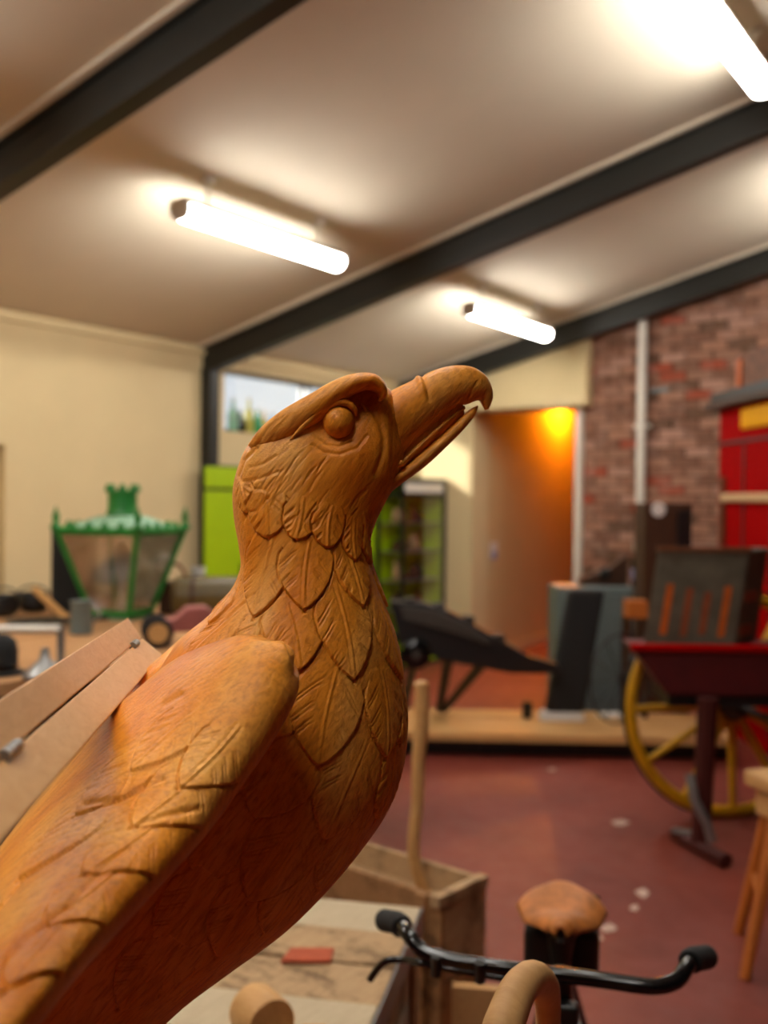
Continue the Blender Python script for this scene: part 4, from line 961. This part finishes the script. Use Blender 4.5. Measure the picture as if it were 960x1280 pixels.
# ------------------------------------------------------------------ bicycle
hb0 = at(696, 1216, 1.6); sd0 = at(702, 1140, 2.25)
fw = hb0-sd0; fw[2] = 0; fw /= np.linalg.norm(fw); bsd = np.cross(UP, fw); bsd = bsd if bsd @ RH < 0 else -bsd     # bsd: to the left in the picture
bike = thing('bicycle', 'old black bicycle with curved handlebar and worn tan leather saddle', 'bicycle', (hb0*.5+sd0*.5)*np.array([1, 1, 0]))
hL = [at(696, 1218, 1.60), at(620, 1209, 1.62), at(560, 1200, 1.645), at(528, 1188, 1.665), at(510, 1168, 1.69), at(498, 1154, 1.74), at(480, 1150, 1.80)]
hR = [at(696, 1218, 1.60), at(760, 1226, 1.575), at(815, 1233, 1.555), at(845, 1226, 1.56), at(858, 1210, 1.585), at(866, 1199, 1.62), at(884, 1196, 1.68)]
MB().tube(cmr(hL[::-1]+hR[1:], 8), .0125, 14).build('handlebar', M_blackgloss, bike, smooth=60)
for h_ in (hL, hR):
    MB().tube(cmr([h_[-2]*.6+h_[-3]*.4, h_[-2], h_[-1]*.75+h_[-2]*.25, h_[-1]], 5), [.0165]+[.019]*13+[.017, .008], 14).build('grip', M_rubber, bike, smooth=60)
MB().tube(cmr([at(690, 1232, 1.6), at(620, 1221, 1.615), at(540, 1207, 1.65), at(505, 1200, 1.70), at(480, 1203, 1.72), at(462, 1225, 1.73)], 6), .006, 8).build('brake_rod', M_blackgloss, bike, smooth=60)
for x_, y_, d_ in ((600, 1211, 1.625), (545, 1203, 1.65)): MB().tube([at(x_, y_-8, d_-.01), at(x_, y_+16, d_-.004)], .009, 8).build('rod_clip', M_black, bike)
hd = np.array([hb0[0], hb0[1], 0]); hd_t = at(700, 1222, 1.61); 
ht_b = np.array([hd[0], hd[1], .56])+fw*.08
MB().tube([hd_t+UP*.012, hd_t-UP*.06, ht_b], [.019, .021, .021], 14).build('head_tube', M_blackgloss, bike, smooth=50)
MB().box(hd_t-UP*.085+fw*.028, (.058, .03, .12), rotz(math.atan2(bsd[1], bsd[0]))).build('lamp_bracket', M_black, bike, bevel=.006)
for k in range(3): MB().ball(hd_t-UP*(.05+.03*k)+fw*.045, .003, 6).build('rivet', M_steel, bike)
fh = np.array([hd[0], hd[1], .33])+fw*.2; rh_ = np.array([sd0[0], sd0[1], .33])-fw*.26
for s_ in (-1, 1): MB().tube([ht_b+bsd*.04*s_, fh+bsd*.05*s_], [.013, .01], 10).build('fork_blade', M_blackgloss, bike, smooth=50)
MB().tube([ht_b+bsd*.05, ht_b-bsd*.05], .017, 10).build('fork_crown', M_blackgloss, bike, smooth=50)
seat_top = sd0-UP*.09; bbk = np.array([sd0[0], sd0[1], .28])+fw*.12
MB().tube([seat_top, bbk], .016, 12).build('seat_tube', M_blackgloss, bike, smooth=50)
MB().tube([seat_top-UP*.07, ht_b*.3+hd_t*.7-UP*.03], .016, 12).build('top_tube', M_blackgloss, bike, smooth=50)
MB().tube([bbk, ht_b+UP*.03], .018, 12).build('down_tube', M_blackgloss, bike, smooth=50)
for s_ in (-1, 1):
    MB().tube([bbk+bsd*.03*s_, rh_+bsd*.06*s_], .011, 10).build('chain_stay', M_blackgloss, bike, smooth=50)
    MB().tube([seat_top-UP*.05+bsd*.02*s_, rh_+bsd*.06*s_], .009, 10).build('seat_stay', M_blackgloss, bike, smooth=50)
    a = bbk+bsd*.09*s_; b = a+(fw*.12-UP*.12)*s_
    MB().tube([bbk, a, b, b+bsd*.03*s_], .009, 8).build('crank', M_steel, bike)
    MB().box(b+bsd*.07*s_, (.09, .07, .022), rotz(math.atan2(bsd[1], bsd[0]))).build('pedal', M_rubber, bike, bevel=.004)
for hub_ in (fh, rh_):
    wt = MB().tube([hub_+.31*(math.cos(u)*fw+math.sin(u)*UP) for u in np.linspace(0, 2*math.pi, 48, endpoint=False)], .019, 10, closed=True).build('tyre', M_rubber, bike, smooth=60)
    MB().tube([hub_+.29*(math.cos(u)*fw+math.sin(u)*UP) for u in np.linspace(0, 2*math.pi, 48, endpoint=False)], .009, 8, closed=True).build('rim', M_black, wt, smooth=60)
    MB().cyl(hub_-bsd*.05, hub_+bsd*.05, .02).build('hub', M_steel, wt)
    for k in range(18):
        u = k*math.pi/9; MB().cyl(hub_+bsd*.03*(-1)**k, hub_+.288*(math.cos(u)*fw+math.sin(u)*UP), .0013, n=4).build('spoke', M_steel, wt)
# saddle: leather top as a dished grid, springs below
def saddle():
    n, m = 30, 24; vs = []
    for i in range(n+1):
        u = i/n                                   # 0 tail .. 1 nose
        hw_ = np.interp(u, [0, .08, .25, .5, .75, .95, 1], [.06, .1, .115, .095, .05, .03, .014])
        zc_ = np.interp(u, [0, .15, .5, .9, 1], [.028, .022, .0, .012, .0])
        for j in range(m+1):
            v = j/m*2-1
            vs.append(sd0-fw*.08+fw*.19*u+bsd*hw_*v*(1-.12*abs(v)**3)+UP*(zc_+.012-(abs(v)**2.4)*.035*(1 if u < .9 else .6)))
    fs = [(i*(m+1)+j, i*(m+1)+j+1, (i+1)*(m+1)+j+1, (i+1)*(m+1)+j) for i in range(n) for j in range(m)]
    mb = MB(); mb.add(vs, fs); o = mb.build('saddle', M_leather, bike, smooth=180); so_ = o.modifiers.new('thick', 'SOLIDIFY'); so_.thickness = .006; so_.offset = -1; return o
sdl = saddle()
for s_ in (-1, 1):
    MB().tube([sd0-fw*.09+bsd*.06*s_-UP*.07+(.022*math.cos(k*.9))*fw+(.022*math.sin(k*.9))*bsd+UP*(k*.0022) for k in range(34)], .004, 6).build('spring', M_black, sdl, smooth=60)
    MB().tube([sd0-fw*.09+bsd*.06*s_-UP*.065, sd0+bsd*.02*s_-UP*.055, sd0+fw*.13-UP*.01], .005, 6).build('saddle_rail', M_black, sdl)
MB().tube([sd0-UP*.02, seat_top+UP*.02, seat_top-UP*.03], [.035, .028, .02], 12).build('seat_clamp', M_black, bike, smooth=40)
MB().box(sd0-fw*.1-UP*.12, (.17, .07, .11), rotz(math.atan2(bsd[1], bsd[0]))).build('saddle_bag', M_black, bike, bevel=.02, seg=3)

# bentwood crook in front of the bicycle
ckb = at(624, 1310, 1.0)
ck = [ckb*np.array([1, 1, k]) for k in (0, .25, .5, .75, .86, .94)]+[ckb, at(636, 1264, 1.03), at(650, 1235, 1.06), at(666, 1222, 1.09), at(680, 1232, 1.13), at(685, 1258, 1.16), at(684, 1310, 1.17)]
ck[0][2] = .0
o = MB().tube(cmr(ck, 8), np.interp(np.linspace(0, 1, 97), [0, .3, .5, .8, 1], [.02, .021, .021, .017, .013]), 16).build('bentwood_crook', M_pine, origin=ck[0], smooth=60)
tag(o, 'pale bent wooden crook arching in front of the bicycle handlebar', 'crook')

# scuffs on the floor
fl = bpy.data.objects['floor']; ORG['floor'] = np.zeros(3)
for x_, y_, w_, h_ in ((803, 1116, 9, 7), (793, 1135, 7, 5), (775, 1028, 13, 4), (760, 1160, 12, 6), (738, 1185, 14, 7), (748, 1172, 9, 4), (832, 1228, 8, 4), (690, 962, 6, 2), (700, 1262, 7, 4)):
    n_ = 9; pts = [onZ(x_+w_*math.cos(u)*random.uniform(.6, 1.1), y_+h_*math.sin(u)*random.uniform(.6, 1.1), .0004) for u in np.linspace(0, 2*math.pi, n_, endpoint=False)]
    MB().prism(pts, (0, 0, .0012)).build('paint_scuff', M_scuff, fl)
